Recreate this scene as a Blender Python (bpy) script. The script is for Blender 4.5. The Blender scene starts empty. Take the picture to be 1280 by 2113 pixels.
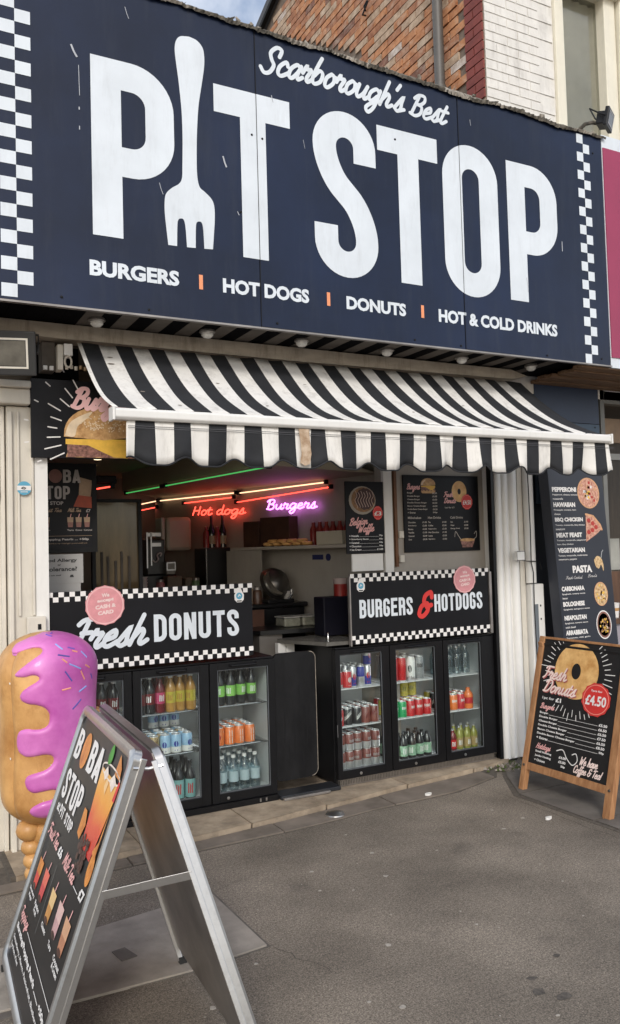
import bpy, bmesh, math, random
from mathutils import Vector, Matrix
from mathutils.geometry import tessellate_polygon
random.seed(7)
scene = bpy.context.scene
COL = scene.collection
PI = math.pi
# ------------------------------------------------------------ camera
YAW, PITCH, ROLL = math.radians(27.93), math.radians(2.57), math.radians(-1.62)
cam_data = bpy.data.cameras.new('camera')
cam = bpy.data.objects.new('camera', cam_data)
COL.objects.link(cam)
fw = Vector((math.sin(YAW) * math.cos(PITCH), math.cos(YAW) * math.cos(PITCH), math.sin(PITCH)))
rt = Vector((math.cos(YAW), -math.sin(YAW), 0)); up = rt.cross(fw)
r2 = rt * math.cos(ROLL) + up * math.sin(ROLL)
u2 = up * math.cos(ROLL) - rt * math.sin(ROLL)
cam.matrix_world = Matrix(((r2.x, u2.x, -fw.x, 0), (r2.y, u2.y, -fw.y, -4.8), (r2.z, u2.z, -fw.z, 1.6), (0, 0, 0, 1)))
cam_data.sensor_fit = 'VERTICAL'; cam_data.sensor_height = 36.0
cam_data.lens = 36.0 * 1711.0 / 2113.0
cam_data.clip_start = 0.05; cam_data.clip_end = 500
scene.camera = cam
# ------------------------------------------------------------ world and sun
SUN_EL, SUN_AZ = math.radians(33), math.radians(-152)      # high, behind the camera, bright cloud
world = bpy.data.worlds.new('World'); scene.world = world; world.use_nodes = True
wn, wl = world.node_tree.nodes, world.node_tree.links
wn.clear()
wo = wn.new('ShaderNodeOutputWorld'); bg = wn.new('ShaderNodeBackground')
sky = wn.new('ShaderNodeTexSky'); sky.sky_type = 'NISHITA'; sky.sun_disc = False
sky.sun_elevation = SUN_EL; sky.sun_rotation = SUN_AZ; sky.air_density = 1.0; sky.dust_density = 2.0
tcw = wn.new('ShaderNodeTexCoord'); nzw = wn.new('ShaderNodeTexNoise'); nzw.inputs['Scale'].default_value = 3.2
nzw.inputs['Detail'].default_value = 7; nzw.inputs['Roughness'].default_value = 0.55
crw = wn.new('ShaderNodeValToRGB'); crw.color_ramp.elements[0].position = .40; crw.color_ramp.elements[1].position = .62
mxw = wn.new('ShaderNodeMix'); mxw.data_type = 'RGBA'
wl.new(tcw.outputs['Generated'], nzw.inputs['Vector']); wl.new(nzw.outputs['Fac'], crw.inputs['Fac'])
wl.new(crw.outputs['Color'], mxw.inputs['Factor']); wl.new(sky.outputs['Color'], mxw.inputs['A'])
mxw.inputs['B'].default_value = (7.4, 7.5, 7.7, 1)
wl.new(mxw.outputs['Result'], bg.inputs['Color']); bg.inputs['Strength'].default_value = 0.12
wl.new(bg.outputs['Background'], wo.inputs['Surface'])
sd = bpy.data.lights.new('sun', 'SUN'); sd.energy = 1.0; sd.angle = math.radians(14); sd.color = (1, .97, .92)
sun = bpy.data.objects.new('sun', sd); COL.objects.link(sun)
# sun direction matches the sky: azimuth from +Y, clockwise
sdir = Vector((math.sin(SUN_AZ) * math.cos(SUN_EL), math.cos(SUN_AZ) * math.cos(SUN_EL), math.sin(SUN_EL)))
sun.rotation_euler = (-sdir).to_track_quat('-Z', 'Y').to_euler()
scene.view_settings.view_transform = 'Standard'; scene.view_settings.look = 'None'
scene.view_settings.exposure = 0.60; scene.view_settings.gamma = 1; scene.view_settings.use_curve_mapping = False
scene.cycles.max_bounces = 8; scene.cycles.transparent_max_bounces = 16
scene.cycles.use_denoising = True
scene.cycles.sample_clamp_indirect = 6

# ------------------------------------------------------------ materials
MATS = {}
def mat(name, col, rough=.6, var=.12, scale=8, metal=0, bump=0, bscale=60, emit=0, alpha=None, spec=.5, stretch=None, col2=None, dirt=0, coat=0, dcol=(.11, .085, .06), dsc=(3, 3, .5)):
    if name in MATS: return MATS[name]
    m = bpy.data.materials.new(name); m.use_nodes = True
    n, l = m.node_tree.nodes, m.node_tree.links
    b = n['Principled BSDF']
    b.inputs['Roughness'].default_value = rough; b.inputs['Metallic'].default_value = metal
    b.inputs['Specular IOR Level'].default_value = spec; b.inputs['Coat Weight'].default_value = coat
    tc = n.new('ShaderNodeTexCoord'); mp = n.new('ShaderNodeMapping')
    if stretch: mp.inputs['Scale'].default_value = stretch
    gm = n.new('ShaderNodeNewGeometry')
    l.new(gm.outputs['Position'], mp.inputs['Vector'])
    nz = n.new('ShaderNodeTexNoise'); nz.inputs['Scale'].default_value = scale; nz.inputs['Detail'].default_value = 6
    nz.inputs['Roughness'].default_value = .62
    l.new(mp.outputs['Vector'], nz.inputs['Vector'])
    rp = n.new('ShaderNodeValToRGB'); e = rp.color_ramp.elements
    e[0].position = .3; e[1].position = .7
    c2 = col2 or tuple(min(1, c * (1 + var)) for c in col)
    e[0].color = (*[c * (1 - var) for c in col], 1); e[1].color = (*c2, 1)
    l.new(nz.outputs['Fac'], rp.inputs['Fac'])
    out = rp.outputs['Color']
    if dirt:
        n2 = n.new('ShaderNodeTexNoise'); n2.inputs['Scale'].default_value = 5; n2.inputs['Detail'].default_value = 9; n2.inputs['Roughness'].default_value = .75
        mp2 = n.new('ShaderNodeMapping'); mp2.inputs['Scale'].default_value = dsc
        l.new(gm.outputs['Position'], mp2.inputs['Vector']); l.new(mp2.outputs['Vector'], n2.inputs['Vector'])
        r2_ = n.new('ShaderNodeValToRGB'); r2_.color_ramp.elements[0].position = .5; r2_.color_ramp.elements[1].position = .74
        l.new(n2.outputs['Fac'], r2_.inputs['Fac'])
        mx = n.new('ShaderNodeMix'); mx.data_type = 'RGBA'
        ml = n.new('ShaderNodeMath'); ml.operation = 'MULTIPLY'; ml.inputs[1].default_value = dirt
        l.new(r2_.outputs['Color'], ml.inputs[0]); l.new(ml.outputs[0], mx.inputs['Factor'])
        l.new(out, mx.inputs['A']); mx.inputs['B'].default_value = (*dcol, 1)
        out = mx.outputs['Result']
    l.new(out, b.inputs['Base Color'])
    if bump:
        n3 = n.new('ShaderNodeTexNoise'); n3.inputs['Scale'].default_value = bscale; n3.inputs['Detail'].default_value = 4
        l.new(mp.outputs['Vector'], n3.inputs['Vector'])
        bp = n.new('ShaderNodeBump'); bp.inputs['Strength'].default_value = bump; bp.inputs['Distance'].default_value = .004
        l.new(n3.outputs['Fac'], bp.inputs['Height']); l.new(bp.outputs['Normal'], b.inputs['Normal'])
    if emit:
        b.inputs['Emission Color'].default_value = (*col, 1); b.inputs['Emission Strength'].default_value = emit
    MATS[name] = m
    return m
def glass_mat(name, tint, gloss=.06, rough=.02):
    m = bpy.data.materials.new(name); m.use_nodes = True
    n, l = m.node_tree.nodes, m.node_tree.links; n.clear()
    o = n.new('ShaderNodeOutputMaterial'); t = n.new('ShaderNodeBsdfTransparent'); g = n.new('ShaderNodeBsdfGlossy')
    t.inputs['Color'].default_value = (*tint, 1); g.inputs['Roughness'].default_value = rough
    lf = n.new('ShaderNodeLayerWeight'); lf.inputs['Blend'].default_value = .5
    lw = n.new('ShaderNodeMath'); lw.operation = 'POWER'; lw.inputs[1].default_value = 4.0; l.new(lf.outputs['Facing'], lw.inputs[0])
    ad = n.new('ShaderNodeMath'); ad.operation = 'ADD'; ad.inputs[1].default_value = gloss
    nz = n.new('ShaderNodeTexNoise'); nz.inputs['Scale'].default_value = 9; sm = n.new('ShaderNodeMath'); sm.operation = 'MULTIPLY'; sm.inputs[1].default_value = .05
    a2 = n.new('ShaderNodeMath'); a2.operation = 'ADD'
    mx = n.new('ShaderNodeMixShader')
    l.new(lw.outputs[0], ad.inputs[0]); l.new(nz.outputs['Fac'], sm.inputs[0]); l.new(ad.outputs[0], a2.inputs[0]); l.new(sm.outputs[0], a2.inputs[1])
    l.new(a2.outputs[0], mx.inputs[0]); l.new(t.outputs[0], mx.inputs[1]); l.new(g.outputs[0], mx.inputs[2]); l.new(mx.outputs[0], o.inputs['Surface'])
    MATS[name] = m
    return m

def srgb(r, g, b):
    f = lambda c: (c / 255 / 12.92) if c / 255 <= .04045 else ((c / 255 + .055) / 1.055) ** 2.4
    return (f(r), f(g), f(b))

white_vinyl = mat('white_vinyl', (.66, .71, .76), .38, .06, 4, dirt=.14)
print_white = mat('print_white', (.78, .76, .74), .5, .03)
print_pink = mat('print_pink', (.80, .42, .40), .5, .06)
print_red = mat('print_red', (.62, .035, .03), .5, .08)
print_orange = mat('print_orange', (.85, .22, .05), .5, .1)
print_black = mat('print_black', (.008, .008, .009), .55, .2, spec=.25)
black_board = mat('black_board', (.007, .007, .009), .42, .3, 3, spec=.22)
chalk_board = mat('chalk_board', (.017, .016, .016), .6, .2, 12, spec=.25)
navy = mat('navy_sign_face', (.0062, .0118, .033), .34, .30, 1.1, col2=(.0095, .0185, .052), dirt=.26, dcol=(.045, .05, .06), dsc=(2.2, 2.2, .25), spec=.34, bump=1.0, bscale=1.3)
navy_flat = mat('navy_panel', (.02, .035, .075), .4, .15, 3)
alu = mat('aluminium', (.50, .50, .50), .30, .10, 3, metal=.95, bump=.08, stretch=(1, 1, 1), dirt=.25, dcol=(.16, .15, .14), dsc=(4, 4, 4))
alu_dull = mat('aluminium_sheet', (.32, .295, .275), .42, .3, 4, metal=.7)
cream_paint = mat('cream_paint', (.66, .62, .54), .5, .08, 5, dirt=.20, bump=.08, bscale=30)
white_paint = mat('white_paint', (.78, .77, .74), .45, .04, 5, dirt=.12, bump=.06, bscale=30)
plastic_black = mat('black_plastic', (.006, .006, .007), .38, .25, 10, spec=.3)
rubber = mat('dark_rubber', (.02, .02, .02), .8)
steel = mat('stainless_steel', (.6, .6, .6), .22, .06, 15, metal=1)
fridge_inner = mat('fridge_liner', (.55, .57, .58), .45, .05, 5)
glass_clear = glass_mat('fridge_glass', (.95, .98, .97), .02)
glass_dark = glass_mat('smoked_glass', (.35, .32, .27), .05)

# ------------------------------------------------------------ mesh helpers
class S:
    """A flat surface: origin, u (right), v (up); n points out of its face."""
    def __init__(s, o, u=(1, 0, 0), v=(0, 0, 1)):
        s.o = Vector(o); s.u = Vector(u); s.v = Vector(v); s.n = s.u.cross(s.v).normalized()
    def p(s, a, b, l=0): return s.o + s.u * a + s.v * b + s.n * l

class MB:
    def __init__(s): s.v = []; s.f = []; s.mi = []; s.mats = []
    def m(s, mt):
        if mt not in s.mats: s.mats.append(mt)
        return s.mats.index(mt)
    def add(s, vs, fs, mt):
        k = len(s.v); i = s.m(mt)
        s.v += [Vector(a) for a in vs]
        for f in fs: s.f.append([k + j for j in f]); s.mi.append(i)
        return s
    def box(s, a, b, mt):
        x0, y0, z0 = a; x1, y1, z1 = b
        if x0 > x1: x0, x1 = x1, x0
        if y0 > y1: y0, y1 = y1, y0
        if z0 > z1: z0, z1 = z1, z0
        return s.add([(x0, y0, z0), (x1, y0, z0), (x1, y1, z0), (x0, y1, z0), (x0, y0, z1), (x1, y0, z1), (x1, y1, z1), (x0, y1, z1)],
                     [(0, 3, 2, 1), (4, 5, 6, 7), (0, 1, 5, 4), (1, 2, 6, 5), (2, 3, 7, 6), (3, 0, 4, 7)], mt)
    def sbox(s, sf, u0, u1, v0, v1, l0, l1, mt):
        P = [sf.p(u, v, l) for l in (l0, l1) for (u, v) in ((u0, v0), (u1, v0), (u1, v1), (u0, v1))]
        return s.add(P, [(3, 2, 1, 0), (4, 5, 6, 7), (0, 1, 5, 4), (1, 2, 6, 5), (2, 3, 7, 6), (3, 0, 4, 7)], mt)
    def poly(s, sf, pts, lift, mt, thick=0):
        tri = tessellate_polygon([[Vector((a, b, 0)) for a, b in pts]])
        vs = [sf.p(a, b, lift) for a, b in pts]
        fs = []
        for t in tri:
            a, b, c = [Vector((pts[i][0], pts[i][1], 0)) for i in t]
            fs.append(t if (b - a).cross(c - a).z > 0 else (t[0], t[2], t[1]))
        if thick:
            n = len(pts); vs += [sf.p(a, b, lift - thick) for a, b in pts]
            fs += [(f[0] + n, f[2] + n, f[1] + n) for f in fs] + [(i, (i + 1) % n, (i + 1) % n + n, i + n) for i in range(n)]
        return s.add(vs, fs, mt)
    def rect(s, sf, u0, v0, u1, v1, lift, mt):
        return s.add([sf.p(u0, v0, lift), sf.p(u1, v0, lift), sf.p(u1, v1, lift), sf.p(u0, v1, lift)], [(0, 1, 2, 3)], mt)
    def ell(s, sf, cu, cv, ru, rv, lift, mt, n=20, jag=0, rot=0, thick=0):
        pts = []
        for i in range(n):
            a = 2 * PI * i / n; k = 1 + (jag if i % 2 else -jag)
            x, y = ru * k * math.cos(a), rv * k * math.sin(a)
            pts.append((cu + x * math.cos(rot) - y * math.sin(rot), cv + x * math.sin(rot) + y * math.cos(rot)))
        return s.poly(sf, pts, lift, mt, thick)
    def stroke(s, sf, pts, w, lift, mt, cap=False, closed=False):
        P = [Vector(p) for p in pts]
        if closed and (P[0] - P[-1]).length < 1e-6: P.pop()
        n = len(P)
        if n < 2: return s
        L, R = [], []
        for i in range(n):
            a = P[(i - 1) % n] if (closed or i > 0) else None
            c = P[(i + 1) % n] if (closed or i < n - 1) else None
            d1 = (P[i] - a).normalized() if a is not None and (P[i] - a).length > 1e-9 else None
            d2 = (c - P[i]).normalized() if c is not None and (c - P[i]).length > 1e-9 else None
            if d1 is None: d1 = d2
            if d2 is None: d2 = d1
            if d1 is None: d1 = d2 = Vector((1, 0))
            n1 = Vector((-d1.y, d1.x)); n2 = Vector((-d2.y, d2.x)); nn = n1 + n2
            if nn.length < .3: nn = n1
            nn.normalize(); k = w / 2 / max(.45, nn.dot(n1))
            L.append(P[i] + nn * k); R.append(P[i] - nn * k)
        gl = 0 if closed else 1.2e-5      # a hair's rise along the stroke keeps tight curls from sharing a plane
        vs = [sf.p(q.x, q.y, lift + gl * i) for i, q in enumerate(L)] + [sf.p(q.x, q.y, lift + gl * i) for i, q in enumerate(R)]
        m_ = n if closed else n - 1
        s.add(vs, [(n + i, n + (i + 1) % n, (i + 1) % n, i) for i in range(m_)], mt)
        if cap and not closed:
            for q, l_ in ((P[0], -2e-5), (P[-1], gl * n + 2e-5)): s.ell(sf, q.x, q.y, w / 2, w / 2, lift + l_, mt, 10)
        return s
    def tube(s, pts, r, mt, n=8, cap=True):
        P = [Vector(p) for p in pts]; rings = []
        prev = None
        for i, q in enumerate(P):
            d = (P[min(i + 1, len(P) - 1)] - P[max(i - 1, 0)]).normalized()
            if prev is None:
                a = Vector((0, 0, 1)) if abs(d.z) < .9 else Vector((1, 0, 0)); x = d.cross(a).normalized()
            else: x = (prev - d * prev.dot(d)).normalized()
            prev = x; y = d.cross(x); rr = r[i] if isinstance(r, (list, tuple)) else r
            rings.append([q + (x * math.cos(2 * PI * k / n) + y * math.sin(2 * PI * k / n)) * rr for k in range(n)])
        vs = [v for g in rings for v in g]; fs = []
        for i in range(len(P) - 1):
            for k in range(n): fs.append((i * n + k, i * n + (k + 1) % n, (i + 1) * n + (k + 1) % n, (i + 1) * n + k))
        if cap: fs += [tuple(range(n - 1, -1, -1)), tuple((len(P) - 1) * n + k for k in range(n))]
        return s.add(vs, fs, mt)
    def lathe(s, prof, c, mt_list, n=14, ax=None):
        """prof: (radius, height, material index for the band above)."""
        c = Vector(c)
        for i in range(len(prof) - 1):
            (r0, h0, k), (r1, h1, _) = prof[i], prof[i + 1]
            vs = []
            for r, h in ((r0, h0), (r1, h1)):
                for j in range(n):
                    a = 2 * PI * j / n
                    q = Vector((r * math.cos(a), r * math.sin(a), h))
                    vs.append(c + (ax @ q if ax else q))
            s.add(vs, [(j, (j + 1) % n, n + (j + 1) % n, n + j) for j in range(n)], mt_list[k])
        return s
    def build(s, name, parent=None, org=(0, 0, 0), smooth=False, bevel=0, weld=False):
        off = Vector(org)
        if parent is not None:
            q = parent
            off = Vector((0, 0, 0))
            while q is not None: off += q.location; q = q.parent
        me = bpy.data.meshes.new(name)
        me.from_pydata([tuple(v - off) for v in s.v], [], s.f)
        for m_ in s.mats: me.materials.append(m_)
        me.polygons.foreach_set('material_index', s.mi)
        if weld or smooth:
            bm = bmesh.new(); bm.from_mesh(me); bmesh.ops.remove_doubles(bm, verts=bm.verts, dist=1e-5)
            bmesh.ops.recalc_face_normals(bm, faces=bm.faces)
            bm.to_mesh(me); bm.free()
        if smooth:
            me.polygons.foreach_set('use_smooth', [True] * len(me.polygons))
            try: me.set_sharp_from_angle(angle=math.radians(38))
            except Exception: pass
        o = bpy.data.objects.new(name, me); COL.objects.link(o)
        if parent is not None: o.parent = parent
        else: o.location = off
        if bevel:
            bv = o.modifiers.new('bevel', 'BEVEL'); bv.width = bevel; bv.segments = 2; bv.limit_method = 'ANGLE'
        return o

def tag(o, label, cat, group=None, kind=None):
    if label: o['label'] = label
    if cat: o['category'] = cat
    if group: o['group'] = group
    if kind: o['kind'] = kind
    return o
def thing(name, label, cat, loc=(0, 0, 0), group=None):
    o = bpy.data.objects.new(name, None); COL.objects.link(o); o.location = loc; o.empty_display_size = .1
    return tag(o, label, cat, group)
def structure(o): o['kind'] = 'structure'; return o

# ------------------------------------------------------------ lettering
FC = {}
def font_shape(t, bold, sp=1.0):
    k = (t, bold, sp)
    if k not in FC:
        cu = bpy.data.curves.new('lettering', 'FONT'); cu.body = t; cu.resolution_u = 3; cu.offset = bold; cu.space_character = sp
        o = bpy.data.objects.new('lettering', cu); me = o.to_mesh()
        vs = [(v.co.x, v.co.y) for v in me.vertices]; fs = [tuple(p.vertices) for p in me.polygons]
        o.to_mesh_clear(); bpy.data.objects.remove(o); bpy.data.curves.remove(cu)
        FC[k] = (vs, fs)
    return FC[k]
def text(mb, sf, t, u0, v0, w, h, mt, lift=.002, bold=.02, shear=0, slope=0, sp=1.0):
    """printed text filling the box from (u0, v0), w wide; h is its full height (0 keeps the proportions)"""
    vs, fs = font_shape(t, bold, sp)
    xs = [a for a, b in vs]; ys = [b for a, b in vs]
    x0, x1, y0, y1 = min(xs), max(xs), min(ys), max(ys)
    kx = w / (x1 - x0); ky = (h / (y1 - y0)) if h else kx
    mb.add([sf.p(u0 + (a - x0) * kx + (b - y0) * ky * shear, v0 + (b - y0) * ky + (a - x0) * kx * slope, lift) for a, b in vs], fs, mt)

def rounded(pts, r, closed=False):
    P = [Vector(p) for p in pts]; out = []; n = len(P)
    for i in range(n):
        if not closed and i in (0, n - 1): out.append(tuple(P[i])); continue
        a, b, c = P[i - 1], P[i], P[(i + 1) % n]
        rr = min(r, (a - b).length * (.5 if closed or i > 1 else .92), (c - b).length * (.5 if closed or i < n - 2 else .92))
        p0 = b + (a - b).normalized() * rr; p2 = b + (c - b).normalized() * rr
        c0 = p0 + (b - p0) * .5523; c1 = p2 + (b - p2) * .5523
        for k in range(12):
            t = k / 11; q = p0 * (1 - t) ** 3 + c0 * 3 * t * (1 - t) ** 2 + c1 * 3 * t * t * (1 - t) + p2 * t ** 3
            if not out or (Vector(out[-1]) - q).length > 1e-4: out.append((q.x, q.y))
    if closed and (Vector(out[0]) - Vector(out[-1])).length < 1e-4: out.pop()
    return out
def cond_glyph(ch, W, s):
    l, R, t, b = s / 2, W - s / 2, 1 - s / 2, s / 2; c = W / 2; r = min(W * .42, .3); m = .5
    g = {
     'P': [([(l, 0), (l, 1)], 0), ([(l, t), (R, t), (R, .43), (l, .43)], r * .82)],
     'T': [([(0, t), (W, t)], 0), ([(c, 0), (c, 1 - s * .9)], 0)],
     'S': [([(R, .66), (R, t), (l, t), (l, .66), (R, .36), (R, b), (l, b), (l, .33)], r)],
     'O': [([(l, b), (R, b), (R, t), (l, t)], -r)],
     'D': [([(l, 0), (l, 1)], 0), ([(l, t), (R, t), (R, b), (l, b)], r)],
     'B': [([(l, 0), (l, 1)], 0), ([(l, t), (R * .97, t), (R * .97, .53), (l, .53)], r * .7), ([(l, .53), (R, .53), (R, b), (l, b)], r * .7)],
     'U': [([(l, 1), (l, b), (R, b), (R, 1)], r)],
     'R': [([(l, 0), (l, 1)], 0), ([(l, t), (R, t), (R, .5), (l, .5)], r * .7), ([(c, .5), (R, .5), (R, 0)], r * .5)],
     'G': [([(R, .68), (R, t), (l, t), (l, b), (R, b), (R, .5), (c, .5)], r * .8)],
     'E': [([(l, 0), (l, 1)], 0), ([(l, t), (W, t)], 0), ([(l, .52), (W * .88, .52)], 0), ([(l, b), (W, b)], 0)],
     'H': [([(l, 0), (l, 1)], 0), ([(R, 0), (R, 1)], 0), ([(l, .52), (R, .52)], 0)],
     'N': [([(l, 0), (l, 1)], 0), ([(R, 0), (R, 1)], 0), ([(l, .97), (R, .03)], 0)],
     'A': [([(l * .8, 0), (c, 1)], 0), ([(W - l * .8, 0), (c, 1)], 0), ([(l * 1.6, .24), (W - l * 1.6, .24)], 0)],
     'I': [([(l, 0), (l, 1)], 0)],
    }
    return g[ch]
def cond(mb, sf, t, u0, v0, w, h, mt, lift=.002, s=.155, slope=0, W=.46, gap=.09):
    """condensed poster capitals fitted into a box w x h"""
    n = len(t); tot = sum((W if ch not in ' I' else (W * .55 if ch == ' ' else s)) for ch in t) + gap * (n - 1)
    x = 0; kx = w / tot
    for ch in t:
        if ch == ' ': x += W * .55 + gap; continue
        for i, (pts, r) in enumerate(cond_glyph(ch, W, s)):
            q = rounded(pts, r) if r > 0 else (rounded(pts, -r, True) if r < 0 else pts)
            # width is measured in unit-height space, then the whole glyph is scaled to the box
            tmp = MB(); flat = S((0, 0, 0), (1, 0, 0), (0, 1, 0)); tmp.stroke(flat, q, s, 0, mt, closed=(r < 0))
            mb.add([sf.p(u0 + (x + v.x) * kx, v0 + v.y * h + (x + v.x) * kx * slope, lift + .0003 * i) for v in tmp.v], tmp.f, mt)
        x += (W if ch != 'I' else s) + gap

SCR = {
 'a': (1.0, [[(.78, .8), (.5, 1.0), (.15, .65), (.15, .15), (.42, .02), (.72, .5), (.82, .95)], [(.82, .95), (.74, .3), (.88, .02), (1.15, .22)]]),
 'b': (.95, [[(.3, 1.9), (.14, 1.0), (.1, .3), (.35, .0), (.72, .25), (.72, .8), (.42, .98), (.15, .55)]]),
 'c': (.82, [[(.7, .72), (.5, 1.0), (.15, .65), (.15, .18), (.45, .0), (.9, .3)]]),
 'd': (1.0, [[(.75, .8), (.5, 1.0), (.15, .65), (.15, .15), (.42, .02), (.72, .5)], [(.85, 1.9), (.74, .3), (.88, .02), (1.15, .22)]]),
 'e': (.82, [[(.12, .42), (.6, .62), (.5, 1.0), (.15, .7), (.13, .18), (.42, .0), (.88, .3)]]),
 'f': (.62, [[(.75, 1.65), (.55, 1.9), (.38, 1.4), (.22, -.4), (.35, -.8), (.52, -.3), (.6, .2)], [(.1, .85), (.68, .9)]]),
 'g': (1.0, [[(.78, .8), (.5, 1.0), (.15, .65), (.15, .18), (.42, .05), (.74, .5)], [(.84, .97), (.74, -.3), (.42, -.85), (.14, -.55), (.5, -.1), (1.1, .22)]]),
 'h': (.95, [[(.28, 1.9), (.1, 0)], [(.13, .4), (.45, .95), (.66, .75), (.6, .2), (.76, .02), (1.05, .25)]]),
 'i': (.45, [[(.15, .95), (.12, .22), (.28, 0), (.52, .25)], [(.22, 1.35), (.24, 1.45)]]),
 'k': (.85, [[(.28, 1.9), (.1, 0)], [(.66, .95), (.2, .48), (.62, .05), (.9, .22)]]),
 'l': (.46, [[(.3, 1.9), (.12, .3), (.28, 0), (.52, .25)]]),
 'n': (.95, [[(.14, .95), (.1, 0)], [(.13, .4), (.45, .95), (.66, .75), (.6, .2), (.76, .02), (1.05, .25)]]),
 'o': (.88, [[(.42, 1.0), (.14, .65), (.16, .15), (.42, .0), (.74, .4), (.66, .85), (.42, 1.0)], [(.62, .88), (1.0, .78)]]),
 'r': (.78, [[(.05, .55), (.2, 1.08), (.3, .86), (.6, .86), (.45, .25), (.6, .0), (.88, .25)]]),
 's': (.75, [[(.05, .15), (.48, 1.1), (.5, .7), (.56, .2), (.35, -.02), (.1, .12)], [(.5, .05), (.85, .25)]]),
 't': (.6, [[(.34, 1.55), (.16, .3), (.34, 0), (.68, .28)], [(.0, 1.05), (.6, 1.05)]]),
 'u': (1.0, [[(.12, .95), (.1, .3), (.3, 0), (.62, .35), (.78, .95)], [(.78, .95), (.7, .25), (.84, .0), (1.1, .25)]]),
 'v': (.75, [[(.12, .95), (.15, .25), (.3, .02), (.6, .5), (.62, .98)]]),
 'w': (1.1, [[(.12, .95), (.1, .25), (.28, 0), (.52, .35), (.56, .9)], [(.54, .35), (.74, 0), (1.0, .4), (1.0, .98)]]),
 'p': (.95, [[(.15, 1.0), (-.05, -.8)], [(.1, .5), (.45, 1.0), (.72, .7), (.6, .1), (.3, .0), (.12, .2)]]),
 'S': (1.05, [[(.95, 1.25), (.95, 1.72), (.55, 1.85), (.25, 1.45), (.45, 1.0), (.75, .6), (.62, .1), (.25, .0), (-.12, .35)]]),
 'B': (1.15, [[(.36, 1.7), (.15, .1)], [(.0, 1.45), (.3, 1.8), (.8, 1.8), (.95, 1.4), (.7, 1.05), (.35, 1.0)], [(.35, 1.0), (.85, .85), (.92, .3), (.55, .0), (.02, .12)]]),
 'F': (.95, [[(.5, 1.6), (.38, .4), (.1, 0)], [(.0, 1.5), (.3, 1.8), (1.25, 1.8)], [(.35, .95), (.9, .98)]]),
 'D': (1.25, [[(.38, 1.7), (.22, .1)], [(.0, 1.45), (.4, 1.82), (.95, 1.65), (1.12, .9), (.75, .1), (.1, .06)]]),
 'W': (1.45, [[(.1, 1.8), (.2, .05), (.62, 1.3)], [(.62, 1.3), (.76, .05), (1.35, 1.85)]]),
 'H': (1.15, [[(.3, 1.8), (.1, 0)], [(1.0, 1.8), (.85, 0)], [(.2, .9), (.95, .95)]]),
 'C': (1.0, [[(1.0, 1.4), (.8, 1.82), (.3, 1.45), (.2, .5), (.55, .0), (1.05, .35)]]),
 'T': (.9, [[(.6, 1.7), (.4, .05)], [(.0, 1.55), (.3, 1.8), (1.15, 1.8)]]),
 'M': (1.4, [[(.1, 0), (.3, 1.8), (.6, .4)], [(.6, .4), (1.1, 1.8), (1.15, 0)]]),
 '&': (1.1, [[(.95, 1.45), (.7, 1.85), (.25, 1.6), (.3, 1.1), (.65, .98)], [(.65, .98), (.15, .8), (.1, .2), (.5, .0), (.85, .35), (.8, .75), (.5, .7), (1.1, .85)]]),
 "'": (.28, [[(.25, 1.95), (.1, 1.5)]]), '!': (.35, [[(.25, 1.85), (.14, .5)], [(.08, .06), (.09, .1)]]), '.': (.25, [[(.08, .06), (.1, .08)]]),
 ' ': (.6, []),
}
def catmull(pts, k=5):
    P = [Vector(p) for p in pts]
    if len(P) < 3: return [tuple(p) for p in P]
    out = []
    for i in range(len(P) - 1):
        a = P[i - 1] if i else P[0]; b = P[i]; c = P[i + 1]; d = P[i + 2] if i + 2 < len(P) else P[-1]
        for j in range(k):
            t = j / k
            out.append(tuple(.5 * ((2 * b) + (c - a) * t + (2 * a - 5 * b + 4 * c - d) * t * t + (3 * b - a - 3 * c + d) * t ** 3)))
    out.append(tuple(P[-1])); return out
def script_paths(t, shear=.38, k=5):
    x = 0; out = []
    for ch in t:
        adv, st = SCR[ch]
        for s_ in st: out.append([(x + a + b * shear, b) for a, b in catmull(s_, k)])
        x += adv
    return out, x
def script(mb, sf, t, u0, v0, w, xh, mt, lift=.002, wt=.24, slope=0, shear=.38, bend=None):
    """brush script: w wide, x-height xh"""
    paths, tot = script_paths(t, shear, 5); kx = w / (tot + .3)
    for i, p in enumerate(paths):
        q = [(u0 + a * kx, v0 + b * xh + a * kx * slope + (bend(a / tot) if bend else 0)) for a, b in p]
        mb.stroke(sf, q, wt * min(xh, kx * 1.15), lift + .0006 * (i % 3), mt, cap=True)

def checks(mb, sf, u0, u1, v0, rows, cell_u, cell_v, mt, lift=.002, phase=0, vertical=False):
    if vertical:
        n = int(round((u1 - u0) / cell_v))
        for i in range(n):
            for r in range(rows):
                if (i + r + phase) % 2 == 0: mb.rect(sf, v0 + r * cell_u, u0 + i * cell_v, v0 + (r + 1) * cell_u, u0 + (i + 1) * cell_v, lift, mt)
    else:
        n = int(round((u1 - u0) / cell_u)); cu = (u1 - u0) / n
        for i in range(n):
            for r in range(rows):
                if (i + r + phase) % 2 == 0: mb.rect(sf, u0 + i * cu, v0 + r * cell_v, u0 + (i + 1) * cu, v0 + (r + 1) * cell_v, lift, mt)
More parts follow.
